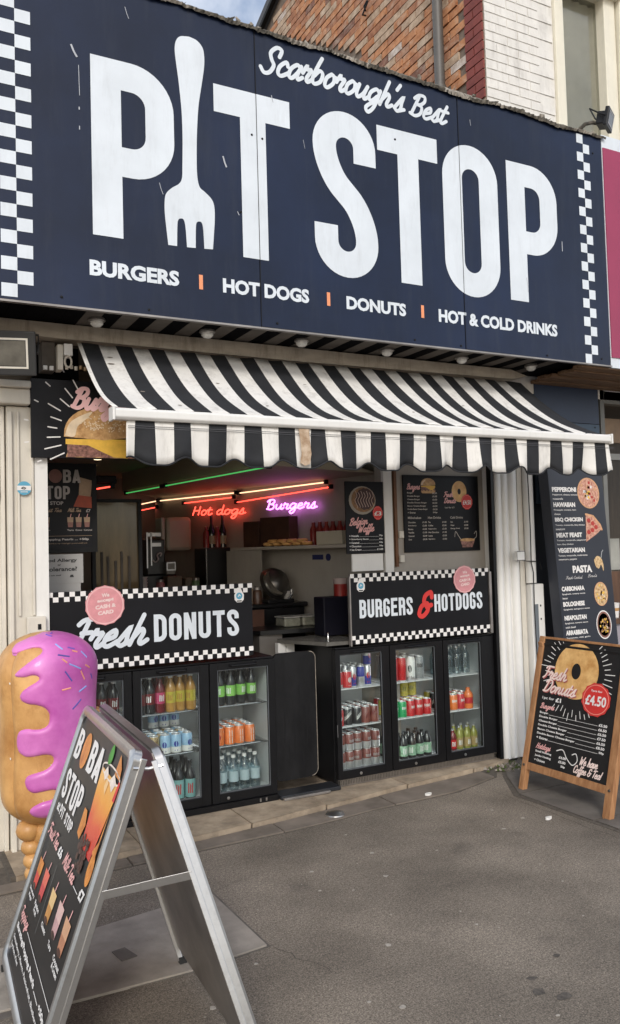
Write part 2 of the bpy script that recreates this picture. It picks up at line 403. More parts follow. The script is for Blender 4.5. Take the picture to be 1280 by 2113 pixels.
# ------------------------------------------------------------ ground
def ground_material():
    m = bpy.data.materials.new('asphalt'); m.use_nodes = True
    n, l = m.node_tree.nodes, m.node_tree.links; b = n['Principled BSDF']; b.inputs['Roughness'].default_value = .82
    gm = n.new('ShaderNodeNewGeometry')
    def noise(sc, det, ro=.6):
        z = n.new('ShaderNodeTexNoise'); z.inputs['Scale'].default_value = sc; z.inputs['Detail'].default_value = det; z.inputs['Roughness'].default_value = ro
        l.new(gm.outputs['Position'], z.inputs['Vector']); return z
    def ramp(src, p0, c0, p1, c1):
        r = n.new('ShaderNodeValToRGB'); r.color_ramp.elements[0].position = p0; r.color_ramp.elements[1].position = p1
        r.color_ramp.elements[0].color = (*c0, 1); r.color_ramp.elements[1].color = (*c1, 1); l.new(src, r.inputs['Fac']); return r
    def mix(f, a, bb, mode='MIX'):
        x = n.new('ShaderNodeMix'); x.data_type = 'RGBA'; x.blend_type = mode
        if isinstance(f, float): x.inputs['Factor'].default_value = f
        else: l.new(f, x.inputs['Factor'])
        for k, v in (('A', a), ('B', bb)):
            if isinstance(v, tuple): x.inputs[k].default_value = (*v, 1)
            else: l.new(v, x.inputs[k])
        return x.outputs['Result']
    base = ramp(noise(1.7, 8, .65).outputs['Fac'], .34, (.125, .109, .091), .68, (.215, .189, .160))
    fine = ramp(noise(170, 3, .7).outputs['Fac'], .33, (.35, .34, .33), .70, (1.9, 1.87, 1.82))
    c = mix(1.0, base.outputs['Color'], fine.outputs['Color'], 'MULTIPLY')
    big = ramp(noise(.9, 4, .6).outputs['Fac'], .35, (.82, .82, .82), .65, (1.15, 1.15, 1.15))
    c = mix(1.0, c, big.outputs['Color'], 'MULTIPLY')
    mid = ramp(noise(70, 5, .8).outputs['Fac'], .34, (.60, .59, .58), .66, (1.45, 1.43, 1.40))
    c = mix(1.0, c, mid.outputs['Color'], 'MULTIPLY')
    vo = n.new('ShaderNodeTexVoronoi'); vo.inputs['Scale'].default_value = 120; vo.inputs['Randomness'].default_value = 1
    l.new(gm.outputs['Position'], vo.inputs['Vector'])
    sp = ramp(vo.outputs['Distance'], .08, (1, 1, 1), .2, (0, 0, 0))
    gate = ramp(noise(45, 2).outputs['Fac'], .56, (0, 0, 0), .62, (1, 1, 1))
    f = n.new('ShaderNodeMath'); f.operation = 'MULTIPLY'; l.new(sp.outputs['Color'], f.inputs[0]); l.new(gate.outputs['Color'], f.inputs[1])
    c = mix(f.outputs[0], c, (.26, .23, .20))
    stain = ramp(noise(3.1, 5, .6).outputs['Fac'], .62, (0, 0, 0), .76, (.55, .55, .55))
    c = mix(stain.outputs['Color'], c, (.055, .047, .042))
    l.new(c, b.inputs['Base Color'])
    bp = n.new('ShaderNodeBump'); bp.inputs['Strength'].default_value = .55; bp.inputs['Distance'].default_value = .004
    l.new(noise(150, 4, .7).outputs['Fac'], bp.inputs['Height']); l.new(bp.outputs['Normal'], b.inputs['Normal'])
    return m
asphalt = ground_material()
slab_m = mat('concrete_slab', (.27, .24, .205), .85, .22, 6, bump=.4, bscale=120, col2=(.36, .32, .275))
slab_dark = mat('dark_slab', (.11, .095, .083), .85, .3, 4, bump=.4, bscale=100, col2=(.17, .15, .13))
sill_m = mat('sandstone_sill', (.28, .215, .15), .85, .25, 6, bump=.5, bscale=60, col2=(.46, .37, .27), dirt=.75, dcol=(.14, .115, .09), dsc=(1.5, 1.5, 1.5))
kerb_m = mat('worn_kerb_stone', (.15, .125, .10), .85, .25, 4, bump=.35, bscale=90, col2=(.24, .20, .165))
mortar = mat('mortar', (.10, .085, .07), .95, .3, 30)
moss = mat('moss', (.06, .08, .02), .95, .5, 50, bump=.8, bscale=200)
W0 = S((0, 0, 0), (1, 0, 0), (0, 1, 0))          # ground plan surface, n = +Z

def grid_ground():
    mb = MB(); mb.rect(W0, -40, -40, 45, 45, 0, asphalt); return mb.build('pavement')
structure(grid_ground())
def plan_slab(pts, top, mt, thick=.03): mb = MB(); mb.poly(W0, pts, top, mt, thick); return mb
pad = structure(plan_slab([(-.4, -1.62), (1.10, -1.715), (1.42, -1.675), (1.415, -1.05), (.87, -1.14), (.35, -1.12), (-.4, -1.1)], .003, slab_dark).build('slab_bedding'))
for pts in ([(-.38, -1.12), (.52, -1.13), (.50, -1.63), (-.38, -1.60)],
            [(.54, -1.135), (.86, -1.145), (1.40, -1.062), (1.408, -1.668), (1.09, -1.705), (.52, -1.69)]):
    o = plan_slab(pts, .010, slab_m).build('paving_slab', pad, bevel=.003)
o = plan_slab([(.845, -1.405), (.90, -1.395), (.925, -1.49), (.86, -1.50)], .0135, slab_dark, .004).build('tar_patch', pad)
# doorstep: beige sill stones, then the worn kerb stones set in the asphalt
step = structure(plan_slab([(.6, -.41), (1.65, -.355), (2.11, -.305), (2.56, -.243), (3.07, -.17), (3.64, -.12), (4.10, -.04), (4.12, .5), (.6, .5)], .026, mortar, .05).build('doorstep_bedding'))
YF = [(-1, -.5), (.6, -.425), (1.65, -.368), (2.11, -.318), (2.56, -.255), (3.07, -.183), (3.64, -.133), (4.10, -.052), (5, -.05)]
def yfront(x):
    for (a, b_), (c, d) in zip(YF[:-1], YF[1:]):
        if a <= x <= c: return b_ + (d - b_) * (x - a) / (c - a)
xs = [.62, 1.28, 1.93, 2.46, 3.12, 3.72, 4.10]
for a, b_ in zip(xs[:-1], xs[1:]):
    plan_slab([(a + .006, yfront(a)), (b_ - .006, yfront(b_)), (b_ - .006, .5), (a + .006, .5)], .034 + random.uniform(-.002, .002), sill_m, .034).build('sill_stone', step, bevel=.004)
kerb = structure(plan_slab([(.3, -.565), (1.62, -.515), (2.1, -.505), (2.45, -.475), (2.68, -.435), (3.0, -.43), (3.36, -.415), (3.79, -.28), (4.05, .03), (2.6, -.07), (1.6, -.14), (.3, -.2)], .003, mortar).build('kerb_bedding'))
def ky(x):
    K = [(.3, -.555), (1.62, -.505), (2.1, -.495), (2.45, -.467), (2.68, -.427), (3.0, -.422), (3.36, -.407), (3.79, -.272)]
    for (a, b_), (c, d) in zip(K[:-1], K[1:]):
        if a <= x <= c: return b_ + (d - b_) * (x - a) / (c - a)
    return -.262
ks = [.32, 1.18, 2.06, 2.86, 3.77]
for a, b_ in zip(ks[:-1], ks[1:]):
    n_ = 6; X_ = [a + .005 + (b_ - a - .01) * i / n_ for i in range(n_ + 1)]
    plan_slab([(x, ky(x)) for x in X_] + [(x, yfront(x) - .012) for x in reversed(X_)], .011 + random.uniform(-.002, .002), kerb_m, .012).build('kerb_stone', kerb, bevel=.003)
nb = structure(plan_slab([(3.63, -1.95), (3.60, -.66), (3.83, -.30), (4.07, .02), (9, .02), (9, -1.95)], .003, mortar).build('neighbour_bedding'))
for (x0, y0, x1, y1) in ((3.65, -.66, 4.30, -.02), (4.32, -.66, 5.2, -.02), (5.22, -.66, 6.4, -.02), (3.64, -1.28, 4.55, -.68), (4.57, -1.28, 5.6, -.68), (5.62, -1.28, 6.6, -.68), (3.65, -1.93, 4.40, -1.30), (4.42, -1.93, 5.5, -1.30)):
    pts = [(x0, y0), (x1, y0), (x1, y1), (x0, y1)]
    if (x0, y0) == (3.65, -.66): pts = [(x0, y0), (x1, y0), (x1, y1), (4.08, y1), (3.85, -.32)]
    plan_slab(pts, .009 + random.uniform(-.001, .001), slab_dark, .01).build('paving_slab', nb, bevel=.003)
# a clump of moss and grit in the corner by the right-hand pilaster
mb = MB()
for i in range(150):
    a = random.uniform(0, 2 * PI); r = random.uniform(0, 1) ** .6
    x, y = 4.06 + .26 * r * math.cos(a), -.13 + .13 * r * math.sin(a)
    s_ = random.uniform(.006, .022)
    q = [(x - s_, y, .008), (x, y - s_, .008), (x + s_, y, .008), (x, y + s_, .008), (x, y, .010 + s_ * .8)]
    mb.add(q, [(0, 1, 4), (1, 2, 4), (2, 3, 4), (3, 0, 4)], random.choice([moss, mortar, kerb_m, slab_m]))
tag(mb.build('moss'), 'small patch of moss and grit where the shop step meets the white pilaster', 'moss', kind='stuff')
# drain cover, scraps
mb = MB(); mb.lathe([(0.001, .020, 0), (.052, .020, 0), (.058, .016, 0), (.060, .008, 0)], (2.45, -.39, 0), [alu], 24)
tag(mb.build('access_cover', org=(2.45, -.39, 0), smooth=True), 'small round metal cover let into the kerb stone', 'cover')
for x, y, s_, lab, mm in ((3.14, -.385, .022, 'white lump of chewed gum on the kerb stone in front of the drinks fridge', white_paint),
                     (3.45, -1.12, .020, 'small white paper scrap on the paving under the doughnut board', white_paint)):
    mb = MB(); n_ = 7
    pts = [(x + s_ * random.uniform(.7, 1.3) * math.cos(2 * PI * i / n_), y + .6 * s_ * random.uniform(.7, 1.2) * math.sin(2 * PI * i / n_)) for i in range(n_)]
    mb.poly(W0, pts, .022 if y > -.5 else .016, mm, .012); tag(mb.build('litter_scrap', org=(x, y, 0), bevel=.002), lab, 'litter')
gum = mat('trodden_gum', (.36, .33, .29), .7, .25, 60)
mb = MB()
for i in range(90):
    x, y = random.uniform(.9, 4.4), random.uniform(-3.6, -.55)
    if 3.58 < x: continue
    s_ = random.choice([.004, .006, .008, .014])
    pts = [(x + s_ * random.uniform(.6, 1.3) * math.cos(2 * PI * k / 7), y + s_ * random.uniform(.5, 1.2) * math.sin(2 * PI * k / 7)) for k in range(7)]
    mb.poly(W0, pts, .002, gum, .0015)
tag(mb.build('gum_spots'), 'flattened pale gum and grit scattered over the asphalt', 'gum spots', kind='stuff')
crk = mat('tar_crack', (.065, .056, .048), .9, .3)
mb = MB()
for (x, y, dx, dy, n_) in ((3.56, -.5, -.02, -1.3, 20), (1.42, -1.68, .12, -.3, 9), (1.40, -1.05, .3, .1, 9)):
    P = [(x + dx * i / n_ + random.uniform(-.012, .012), y + dy * i / n_ + random.uniform(-.012, .012)) for i in range(n_ + 1)]
    mb.stroke(W0, P, random.uniform(.002, .0035), .0012, crk)
tag(mb.build('hairline_cracks'), 'fine dark hairline cracks running through the asphalt', 'cracks', kind='stuff')
lite = mat('worn_patch', (.20, .178, .153), .85, .35, 60, bump=.4, bscale=120, col2=(.27, .24, .21))
dk = mat('oil_stain', (.088, .077, .066), .75, .5, 60)
mb = MB()
for (x, y, a, b_) in ((2.10, -2.48, .028, .02), (2.15, -2.55, .035, .022), (2.14, -2.40, .02, .015), (2.34, -2.32, .016, .011)):
    mb.poly(W0, [(x + a * random.uniform(.7, 1.3) * math.cos(2 * PI * k / 12), y + b_ * random.uniform(.7, 1.3) * math.sin(2 * PI * k / 12)) for k in range(12)], .0015, dk)
tag(mb.build('oil_stains'), 'dark greasy stains on the asphalt', 'stains', kind='stuff')

# ------------------------------------------------------------ upper brick house
brick_cols = [mat('brick_' + n_, c, .85, .22, 14, bump=.7, bscale=80, col2=c2, dirt=.6, dcol=(.58, .50, .40), dsc=(1.6, 1.6, 2.6)) for n_, c, c2 in (
    ('orange', (.42, .155, .06), (.56, .27, .13)), ('rust', (.28, .10, .045), (.46, .22, .12)), ('buff', (.34, .22, .14), (.56, .42, .30)),
    ('brown', (.16, .075, .05), (.26, .12, .08)), ('limed', (.36, .24, .17), (.72, .66, .60)))]
red_brick = mat('quoin_brick', (.20, .045, .035), .7, .25, 10, bump=.3)
pale_mortar = mat('pale_mortar', (.34, .28, .22), .9, .2, 20, bump=.3)
house_mortar = mat('house_mortar', (.17, .13, .10), .95, .25, 20, bump=.5)
white_brick = mat('white_painted_brick', (.70, .68, .64), .6, .08, 9, dirt=.35, bump=.25)
house = thing('brick_house', 'brick house rising behind the sign, old brick side wall and white painted front', 'house', (4.18, 0, 0))
SW = S((4.18, 0, 0), (0, -1, 0), (0, 0, 1))       # side wall, faces -X; u = -Y
mb = MB(); prof = [(-4.12, 0), (.0, 0), (.0, 9.3), (-4.12, 7.68)]
mb.poly(SW, prof, 0, house_mortar); mb.build('side_wall', house)
FW = S((4.18, 0, 0))                               # front wall, faces -Y
mb = MB(); mb.rect(FW, 0, 2.75, .71, 6.3, 0, white_brick); mb.rect(FW, .71, 2.75, 3.2, 4.4, 0, white_brick); mb.rect(FW, 0, 6.3, 3.2, 9.3, 0, white_brick)
mb.build('front_wall', house)
slate = mat('roof_slate', (.05, .05, .055), .6, .2)
mb = MB(); mb.poly(SW, [(-4.25, 7.66), (.1, 9.38), (.1, 9.5), (-4.25, 7.80)], .07, slate, 3.4); mb.build('roof', house)
mb = MB(); mb.tube([(4.12, 4.2, 7.67), (4.12, -.1, 9.36)], .035, plastic_black, 8); mb.build('verge_trim', house)
def brick_mesh(along_y, length, mt, lift=.012, h_=.064):
    mb = MB(); hl = length / 2; j = lambda: random.uniform(-.0025, .0025)
    if along_y: c = [(-lift + j(), y, z) for y, z in ((-hl, 0), (hl, 0), (hl, h_), (-hl, h_))]; bk = [(.0, y, z) for y, z in ((-hl, 0), (hl, 0), (hl, h_), (-hl, h_))]
    else: c = [(x, -lift + j(), z) for x, z in ((hl, 0), (-hl, 0), (-hl, h_), (hl, h_))]; bk = [(x, .0, z) for x, z in ((hl, 0), (-hl, 0), (-hl, h_), (hl, h_))]
    mb.add(c + bk, [(3, 2, 1, 0), (0, 1, 5, 4), (1, 2, 6, 5), (2, 3, 7, 6), (3, 0, 4, 7)], mt)
    me = bpy.data.meshes.new('brick'); me.from_pydata([tuple(v) for v in mb.v], [], mb.f); me.materials.append(mt)
    return me
old = [[brick_mesh(True, L_, m_, random.uniform(.008, .018)) for L_ in (.208, .212)] for m_ in brick_cols]
def put(me, loc, rx=0):
    o = bpy.data.objects.new('brick', me); COL.objects.link(o); o.parent = house
    o.location = Vector(loc) - Vector((4.18, 0, 0)); o.rotation_euler = (rx, 0, 0)
quoin_l, quoin_s = brick_mesh(True, .205, red_brick, .020), brick_mesh(True, .095, red_brick, .020)
wb = [brick_mesh(False, .212, white_brick, .006, .067), brick_mesh(False, .10, white_brick, .006, .067)]
for k in range(64, 110):
    z = k * .075
    for i in range(0, 20):
        y = .30 + .11 * (k % 2) + i * .222
        lo, hi = 4.98 + .74 * y, 5.86 + .66 * y
        if y < 3.98 and lo - .05 < z < hi and z < 9.25 - y * .393 - .12:
            w_ = random.choices(range(5), (6, 5, 4, 2.0, 1.0))[0]
            put(random.choice(old[w_]), (4.18, y + random.uniform(-.003, .003), z + random.uniform(-.002, .002)), random.uniform(-.008, .008))
    if 4.95 < z < 6.05:
        if k % 2: put(quoin_l, (4.18, .112, z))
        else: put(quoin_s, (4.18, .056, z)); put(quoin_s, (4.18, .161, z))
        for i in range(3):
            x = 4.18 + .108 + (.0 if k % 2 else .108) + i * .222
            if x + .106 < 4.89: put(wb[0], (x, 0, z))
        put(wb[1], (4.18 + (.055 if k % 2 == 0 else .72 - .075), 0, z))
mb = MB()   # pale pointing of the newer quoin
mb.rect(SW, -.225, 4.9, 0, 6.1, .004, pale_mortar); mb.build('quoin_pointing', house)
dp = thing('drainpipe', 'grey metal drainpipe running down the old brick side wall', 'drainpipe', (4.10, .47, 4.4))
pipe_m = mat('grey_pipe', (.10, .093, .085), .5, .15, 8, dirt=.3)
mb = MB(); mb.tube([(4.10, .47, 4.3), (4.10, .47, 9.0)], .042, pipe_m, 14); mb.build('pipe', dp, smooth=True)
for z in (5.25, 6.9):
    mb = MB(); mb.tube([(4.10, .47, z), (4.10, .47, z + .07)], .052, pipe_m, 14); mb.box((4.15, .41, z + .01), (4.178, .53, z + .06), pipe_m); mb.build('bracket', dp, smooth=True)
mb = MB(); mb.tube([(4.15, 1.62, 6.62), (4.10, 1.60, 6.60), (4.09, 1.54, 6.62), (4.10, 1.50, 6.67), (4.12, 1.54, 6.71), (4.12, 1.60, 6.69), (4.15, 1.62, 6.66)], .008, plastic_black, 6)
tag(mb.build('wall_ring', org=(4.15, 1.6, 6.6)), 'small black iron ring fixed to the old brick wall', 'wall ring')
# bay window of the upper front
bw = thing('window', 'cream framed upstairs window with grey vertical blinds beside the white bricks', 'window', (4.9, 0, 4.5))
cream_frame = mat('cream_window_frame', (.74, .70, .58), .45, .05, 6, dirt=.15)
mb = MB(); mb.box((4.892, -.03, 4.4), (4.985, .12, 6.30), cream_frame); mb.build('jamb', bw, bevel=.006)
mb = MB(); mb.box((5.43, -.05, 4.4), (5.56, .12, 6.30), cream_frame); mb.build('mullion', bw, bevel=.008)
mb = MB(); mb.box((5.575, -.09, 4.4), (5.75, .12, 6.30), cream_frame); mb.build('mullion', bw, bevel=.008)
mb = MB(); mb.box((4.987, .0, 4.4), (5.428, .1, 4.47), cream_frame); mb.build('sill', bw)
mb = MB(); mb.box((4.80, -.12, 6.14), (5.8, .1, 6.30), cream_frame); mb.build('head', bw)
mb = MB(); mb.box((4.988, .035, 4.475), (5.427, .041, 6.135), glass_mat('window_glass', (.75, .76, .74), .02)); mb.build('pane', bw)
blind = mat('blind_fabric', (.72, .67, .58), .8, .1, 6)
for i in range(5):
    x = 4.985 + i * .092; mb = MB(); mb.add([(x, .088, 4.5), (x + .098, .060, 4.5), (x + .098, .060, 6.12), (x, .088, 6.12)], [(0, 1, 2, 3)], blind); mb.build('blind_slat', bw)
mb = MB(); mb.box((4.99, .16, 4.45), (5.43, .17, 6.2), print_black); mb.build('dark_room', bw)

# ------------------------------------------------------------ the shop: shell, ceiling, inner walls
inner_wall = mat('inner_wall', (.36, .33, .29), .6, .08, 4, dirt=.15)
inner_dark = mat('dark_wood_panel', (.075, .055, .035), .5, .3, 3, stretch=(6, 6, .6))
ceil_m = mat('ceiling_paint', (.42, .37, .28), .7, .08, 3)
floor_m = mat('dark_floor', (.05, .045, .04), .6, .2, 6)
shop = thing('shop_building', 'single storey takeaway shop under the big dark blue sign', 'shop', (2.5, 0, 0))
mb = MB(); mb.box((.3, -.55, 4.28), (4.17, 6, 4.4), inner_dark); mb.build('roof', shop)
mb = MB(); mb.box((.3, .12, 2.70), (4.17, .22, 4.27), inner_dark); mb.build('upper_front_wall', shop)
mb = MB(); mb.box((.875, 3.2, .03), (2.7, 3.3, 2.34), inner_wall); mb.build('back_wall', shop)
mb = MB(); mb.box((.76, .31, .03), (.875, 3.3, 2.34), inner_wall); mb.build('left_wall', shop)
OA, OB = Vector((2.42, 2.95, 0)), Vector((3.27, .19, 0))       # slanting inner wall
od = (OB - OA).normalized(); on = Vector((od.y, -od.x, 0))     # faces the shop (towards -X)
if on.x > 0: on = -on
mb = MB(); mb.add([OA + Vector((0, 0, .03)), OB + Vector((0, 0, .03)), OB - on * .08 + Vector((0, 0, .03)), OA - on * .08 + Vector((0, 0, .03)),
     OA + Vector((0, 0, 2.34)), OB + Vector((0, 0, 2.34)), OB - on * .08 + Vector((0, 0, 2.34)), OA - on * .08 + Vector((0, 0, 2.34))],
     [(0, 1, 5, 4), (1, 2, 6, 5), (2, 3, 7, 6), (3, 0, 4, 7), (4, 5, 6, 7)], inner_wall); mb.build('slanting_wall', shop)
mb = MB(); mb.box((3.165, .10, .945), (4.16, .18, 2.5), inner_wall); mb.build('menu_wall', shop)
mb = MB(); mb.box((3.165, .065, .945), (3.235, .098, 2.34), white_paint); mb.build('wall_pier', shop, bevel=.004)
mb = MB(); mb.box((.3, .225, 2.345), (4.27, 3.3, 2.42), ceil_m); mb.build('ceiling', shop)
mb = MB(); mb.box((.88, .18, 2.28), (4.05, .222, 2.70), inner_dark); mb.build('lintel', shop)
mb = MB(); mb.box((-.1, .10, 2.44), (.879, .2, 2.871), inner_dark); mb.build('left_upper_wall', shop)
mb = MB(); mb.box((4.051, .205, 2.501), (4.60, .3, 2.871), inner_dark); mb.build('right_upper_wall', shop)
mb = MB(); mb.box((.88, .51, .0), (3.3, 3.19, .028), floor_m); mb.build('floor', shop)

# left pilaster with its mouldings
pil = thing('pilaster', 'cream painted moulded pilaster left of the shop opening, blue round sticker on it', 'pilaster', (.76, 0, 0))
mb = MB(); mb.box((.655, -.05, 0), (.868, .30, 2.43), cream_paint); mb.build('shaft', pil, bevel=.004)
for x0, x1, d in ((.657, .683, .075), (.708, .722, .064), (.782, .797, .064)):
    mb = MB(); mb.box((x0, -d, 1.28 if x0 > .7 else 0), (x1, -.051, 2.40), cream_paint); mb.build('moulding', pil, bevel=.005)
mb = MB(); mb.box((.800, -.056, 0), (.869, -.0505, 2.15), white_paint); mb.build('face_board', pil)
mb = MB(); mb.box((.40, -.11, 2.435), (.775, .25, 2.52), cream_paint); mb.box((.40, -.14, 2.521), (.775, .25, 2.56), cream_paint); mb.build('capital', pil, bevel=.008)
nd = thing('neighbour_panelling', 'old cream panelled door surround at the left edge beside the pilaster', 'door surround', (.5, 0, 0))
mb = MB(); mb.box((.2, .0, 0), (.654, .12, 2.43), cream_paint); mb.build('panel', nd)
for x in (.46, .50, .545, .59, .625):
    mb = MB(); mb.box((x, -.035, 1.98 if x < .6 else 0), (x + .022, -.001, 2.43), cream_paint); mb.build('moulding', nd, bevel=.004)
mb = MB(); mb.box((.38, -.05, 1.93), (.612, -.001, 1.975), mat('grey_ledge', (.14, .13, .12), .6)); mb.build('ledge', nd)
def disc_sticker(nm, lab, x, z, y, r):
    blue = mat('sticker_blue', (.10, .36, .52), .4, .08)
    sf = S((x, y, z)); mb = MB(); mb.ell(sf, 0, 0, r, r, .001, blue, 24)
    mb.poly(sf, [(-r * .97, -r * .3), (r * .97, -r * .3), (r * .97, r * .36), (-r * .97, r * .36)], .0016, print_white)
    mb.stroke(sf, [(-r * .35, .0), (-r * .1, r * .16), (r * .2, r * .02), (r * .05, -r * .14), (-r * .2, -r * .06)], r * .12, .0021, print_black, closed=True)
    mb.rect(sf, -r * .5, -r * .58, r * .5, -r * .48, .0021, print_white)
    return tag(mb.build(nm, org=(x, y, z)), lab, 'sticker')
disc_sticker('round_sticker', 'blue and white round sticker on the left cream pilaster', .742, 1.978, -.0655, .038)
# meter box low on the pilaster
mbx = thing('meter_box', 'small cream electric box with a slot on the left pilaster above the statue', 'box', (.79, -.07, 1.1))
mb = MB(); mb.box((.745, -.095, 1.08), (.845, -.0575, 1.275), cream_paint); mb.build('case', mbx, bevel=.005)
mb = MB(); mb.box((.80, -.0975, 1.205), (.818, -.0955, 1.235), print_black); mb.build('slot', mbx)
mb = MB(); mb.tube([(.76, -.10, 1.19), (.765, -.103, 1.15), (.775, -.10, 1.10)], .003, plastic_black, 5); mb.build('cable', mbx)

# right-hand white fluted pilaster, post and downpipe
rp = thing('right_pilaster', 'tall white fluted pilaster right of the fridges', 'pilaster', (4.17, 0, 0))
mb = MB(); mb.box((4.075, -.02, .02), (4.30, .12, 2.6), white_paint); mb.build('shaft', rp, bevel=.004)
for i, (x0, x1, d) in enumerate(((4.078, 4.135, .055), (4.150, 4.195, .04), (4.215, 4.285, .065))):
    mb = MB(); mb.tube([((x0 + x1) / 2, -.022, .03), ((x0 + x1) / 2, -.022, 2.6)], (x1 - x0) / 2, white_paint, 16); mb.build('flute', rp, smooth=True)
mb = MB(); mb.box((4.045, -.03, .035), (4.072, .02, 2.3), plastic_black); tag(mb.build('black_post', org=(4.06, 0, 0), bevel=.002), 'thin black upright strip between the right fridge and the white pilaster', 'post')
dpp = thing('white_downpipe', 'white boxed downpipe with cables right of the fluted pilaster', 'downpipe', (4.4, 0, 0))
mb = MB(); mb.box((4.315, -.01, .03), (4.36, .1, 2.6), cream_paint); mb.build('backing', dpp)
mb = MB(); mb.tube([(4.40, -.03, 1.30), (4.40, -.03, 2.6)], .04, white_paint, 16); mb.build('pipe', dpp, smooth=True)
mb = MB(); mb.box((4.375, -.055, .25), (4.50, .04, 1.29), white_paint); mb.build('lower_box', dpp, bevel=.006)
mb = MB(); mb.box((4.40, -.062, .30), (4.432, -.0555, 1.14), mat('grey_channel', (.16, .18, .2), .4)); mb.build('channel', dpp)
for z in (1.02, 1.12, .86, .78):
    mb = MB(); mb.box((4.455, -.058, z), (4.465, -.0555, z + .014), print_black); mb.build('screw_hole', dpp)
mb = MB(); mb.tube([(4.36, -.075, 2.5), (4.362, -.08, 2.0), (4.368, -.078, 1.7), (4.362, -.08, 1.45), (4.38, -.08, 1.38), (4.375, -.08, 1.1), (4.395, -.07, .6), (4.39, -.07, .2)], .004, plastic_black, 6); mb.build('cable', dpp)
mb = MB(); mb.tube([(4.27, -.09, 1.47), (4.33, -.085, 1.465), (4.45, -.07, 1.46), (4.47, -.07, 1.40)], .004, plastic_black, 6); mb.build('cable', dpp)
jb = thing('junction_box', 'small clear junction box fixed across the white pilaster', 'junction box', (4.24, -.09, 1.5))
mb = MB(); mb.box((4.19, -.115, 1.47), (4.275, -.089, 1.545), white_paint); mb.build('case', jb, bevel=.006)
mb = MB(); mb.stroke(S((0, -.1158, 0)), [(4.195, 1.475), (4.27, 1.475), (4.27, 1.54), (4.195, 1.54)], .004, 0, print_black, closed=True); mb.build('seal', jb)

# ------------------------------------------------------------ big fascia sign
sign = thing('fascia_sign', 'large dark blue shop sign with giant white lettering and a white fork', 'sign', (2.6, -.6, 2.86))
SG = S((0, -.6, 0))
ztop = lambda x: 4.635 - .022 * x
seams = [-.05, 1.951, 3.40, 4.712]
for a, b_ in zip(seams[:-1], seams[1:]):
    mb = MB(); mb.poly(SG, [(a + .003, 2.863), (b_ - .003, 2.857), (b_ - .003, ztop(b_)), (a + .003, ztop(a))], 0, navy, .012); mb.build('panel', sign)
mb = MB(); mb.box((-.05, -.585, 2.875), (4.705, -.56, 4.50), print_black); mb.build('backing', sign)
mb = MB(); mb.box((-.05, -.612, 2.846), (4.712, -.584, 2.856), alu_dull); mb.build('bottom_trim', sign)
mb = MB(); mb.box((4.69, -.555, 2.87), (4.705, -.1, 4.5), navy_flat); mb.build('end_return', sign)
for i, (ch, x0, z0, w_, h_) in enumerate((('P', 1.012, 3.245, .446, .952), ('T', 1.692, 3.245, .472, .960), ('T', 2.765, 3.235, .456, .970), ('O', 3.258, 3.212, .455, 1.008), ('P', 3.795, 3.232, .448, .955), ('S', 2.312, 3.217, .442, 1.012))):
    mb = MB()
    W_ = w_ / h_
    if ch == 'S':
        q = rounded([(2.671, 3.925), (2.671, 4.152), (2.392, 4.152), (2.392, 3.86), (2.671, 3.60), (2.671, 3.295), (2.389, 3.295), (2.389, 3.525)], .17)
        # the diagonal of the S is a straight run with wide shoulders
        mb.stroke(SG, q, .158, .002, white_vinyl)
    else: cond(mb, SG, ch, x0, z0, w_, h_, white_vinyl, .002, s=.158 / h_, W=W_)
    mb.build('letter', sign)
for x in (1.951, 3.40):
    mb = MB(); mb.rect(SG, x - .002, 2.866, x + .002, ztop(x) - .01, .0036, print_black); mb.build('panel_seam', sign)
fork = [(1.556, 4.434), (1.600, 4.425), (1.632, 4.395), (1.642, 4.35), (1.640, 4.28), (1.622, 4.17), (1.602, 4.05), (1.590, 3.90), (1.585, 3.75), (1.586, 3.66), (1.598, 3.60), (1.630, 3.575), (1.665, 3.545), (1.681, 3.508), (1.683, 3.44), (1.676, 3.35), (1.668, 3.262), (1.618, 3.258), (1.614, 3.36), (1.606, 3.40), (1.590, 3.405), (1.576, 3.395), (1.571, 3.36), (1.568, 3.255), (1.518, 3.252), (1.512, 3.36), (1.503, 3.40), (1.487, 3.405), (1.472, 3.395), (1.466, 3.36), (1.462, 3.250), (1.413, 3.249), (1.404, 3.34), (1.397, 3.42), (1.398, 3.49), (1.408, 3.53), (1.440, 3.565), (1.480, 3.595), (1.498, 3.63), (1.502, 3.70), (1.506, 3.85), (1.504, 4.00), (1.492, 4.15), (1.478, 4.27), (1.472, 4.34), (1.480, 4.39), (1.505, 4.422)]
corn = [(1.668, 3.262), (1.618, 3.258), (1.568, 3.255), (1.518, 3.252), (1.462, 3.250), (1.413, 3.249)]
sec, sm_f = [], []
for p in fork + [fork[0]]:
    sec.append(p)
    if p in corn: sm_f += catmull(sec, 5)[:-1]; sec = [p]
sm_f += catmull(sec, 5)[:-1]; fork = sm_f
mb = MB(); mb.poly(SG, fork, .002, white_vinyl); mb.build('fork_emblem', sign)
mb = MB(); script(mb, SG, "Scarborough's", 1.985, 4.345, 1.00, .088, white_vinyl, wt=.27, slope=-.02, bend=lambda t: .022 * math.sin(PI * t)); mb.build('script_lettering', sign)
mb = MB(); script(mb, SG, 'Best', 3.015, 4.328, .300, .078, white_vinyl, wt=.28, slope=-.02); mb.build('script_lettering', sign)
for t, x0, z0, w_, h_ in (('BURGERS', .992, 3.030, .478, .083), ('HOT DOGS', 1.722, 3.028, .538, .082), ('DONUTS', 2.512, 3.024, .428, .080), ('HOT & COLD DRINKS', 3.190, 3.018, 1.012, .084)):
    mb = MB(); text(mb, SG, t, x0, z0, w_, h_, white_vinyl, .002, bold=.045); mb.build('lettering', sign)
bar_orange = mat('orange_bar', (.80, .30, .14), .5)
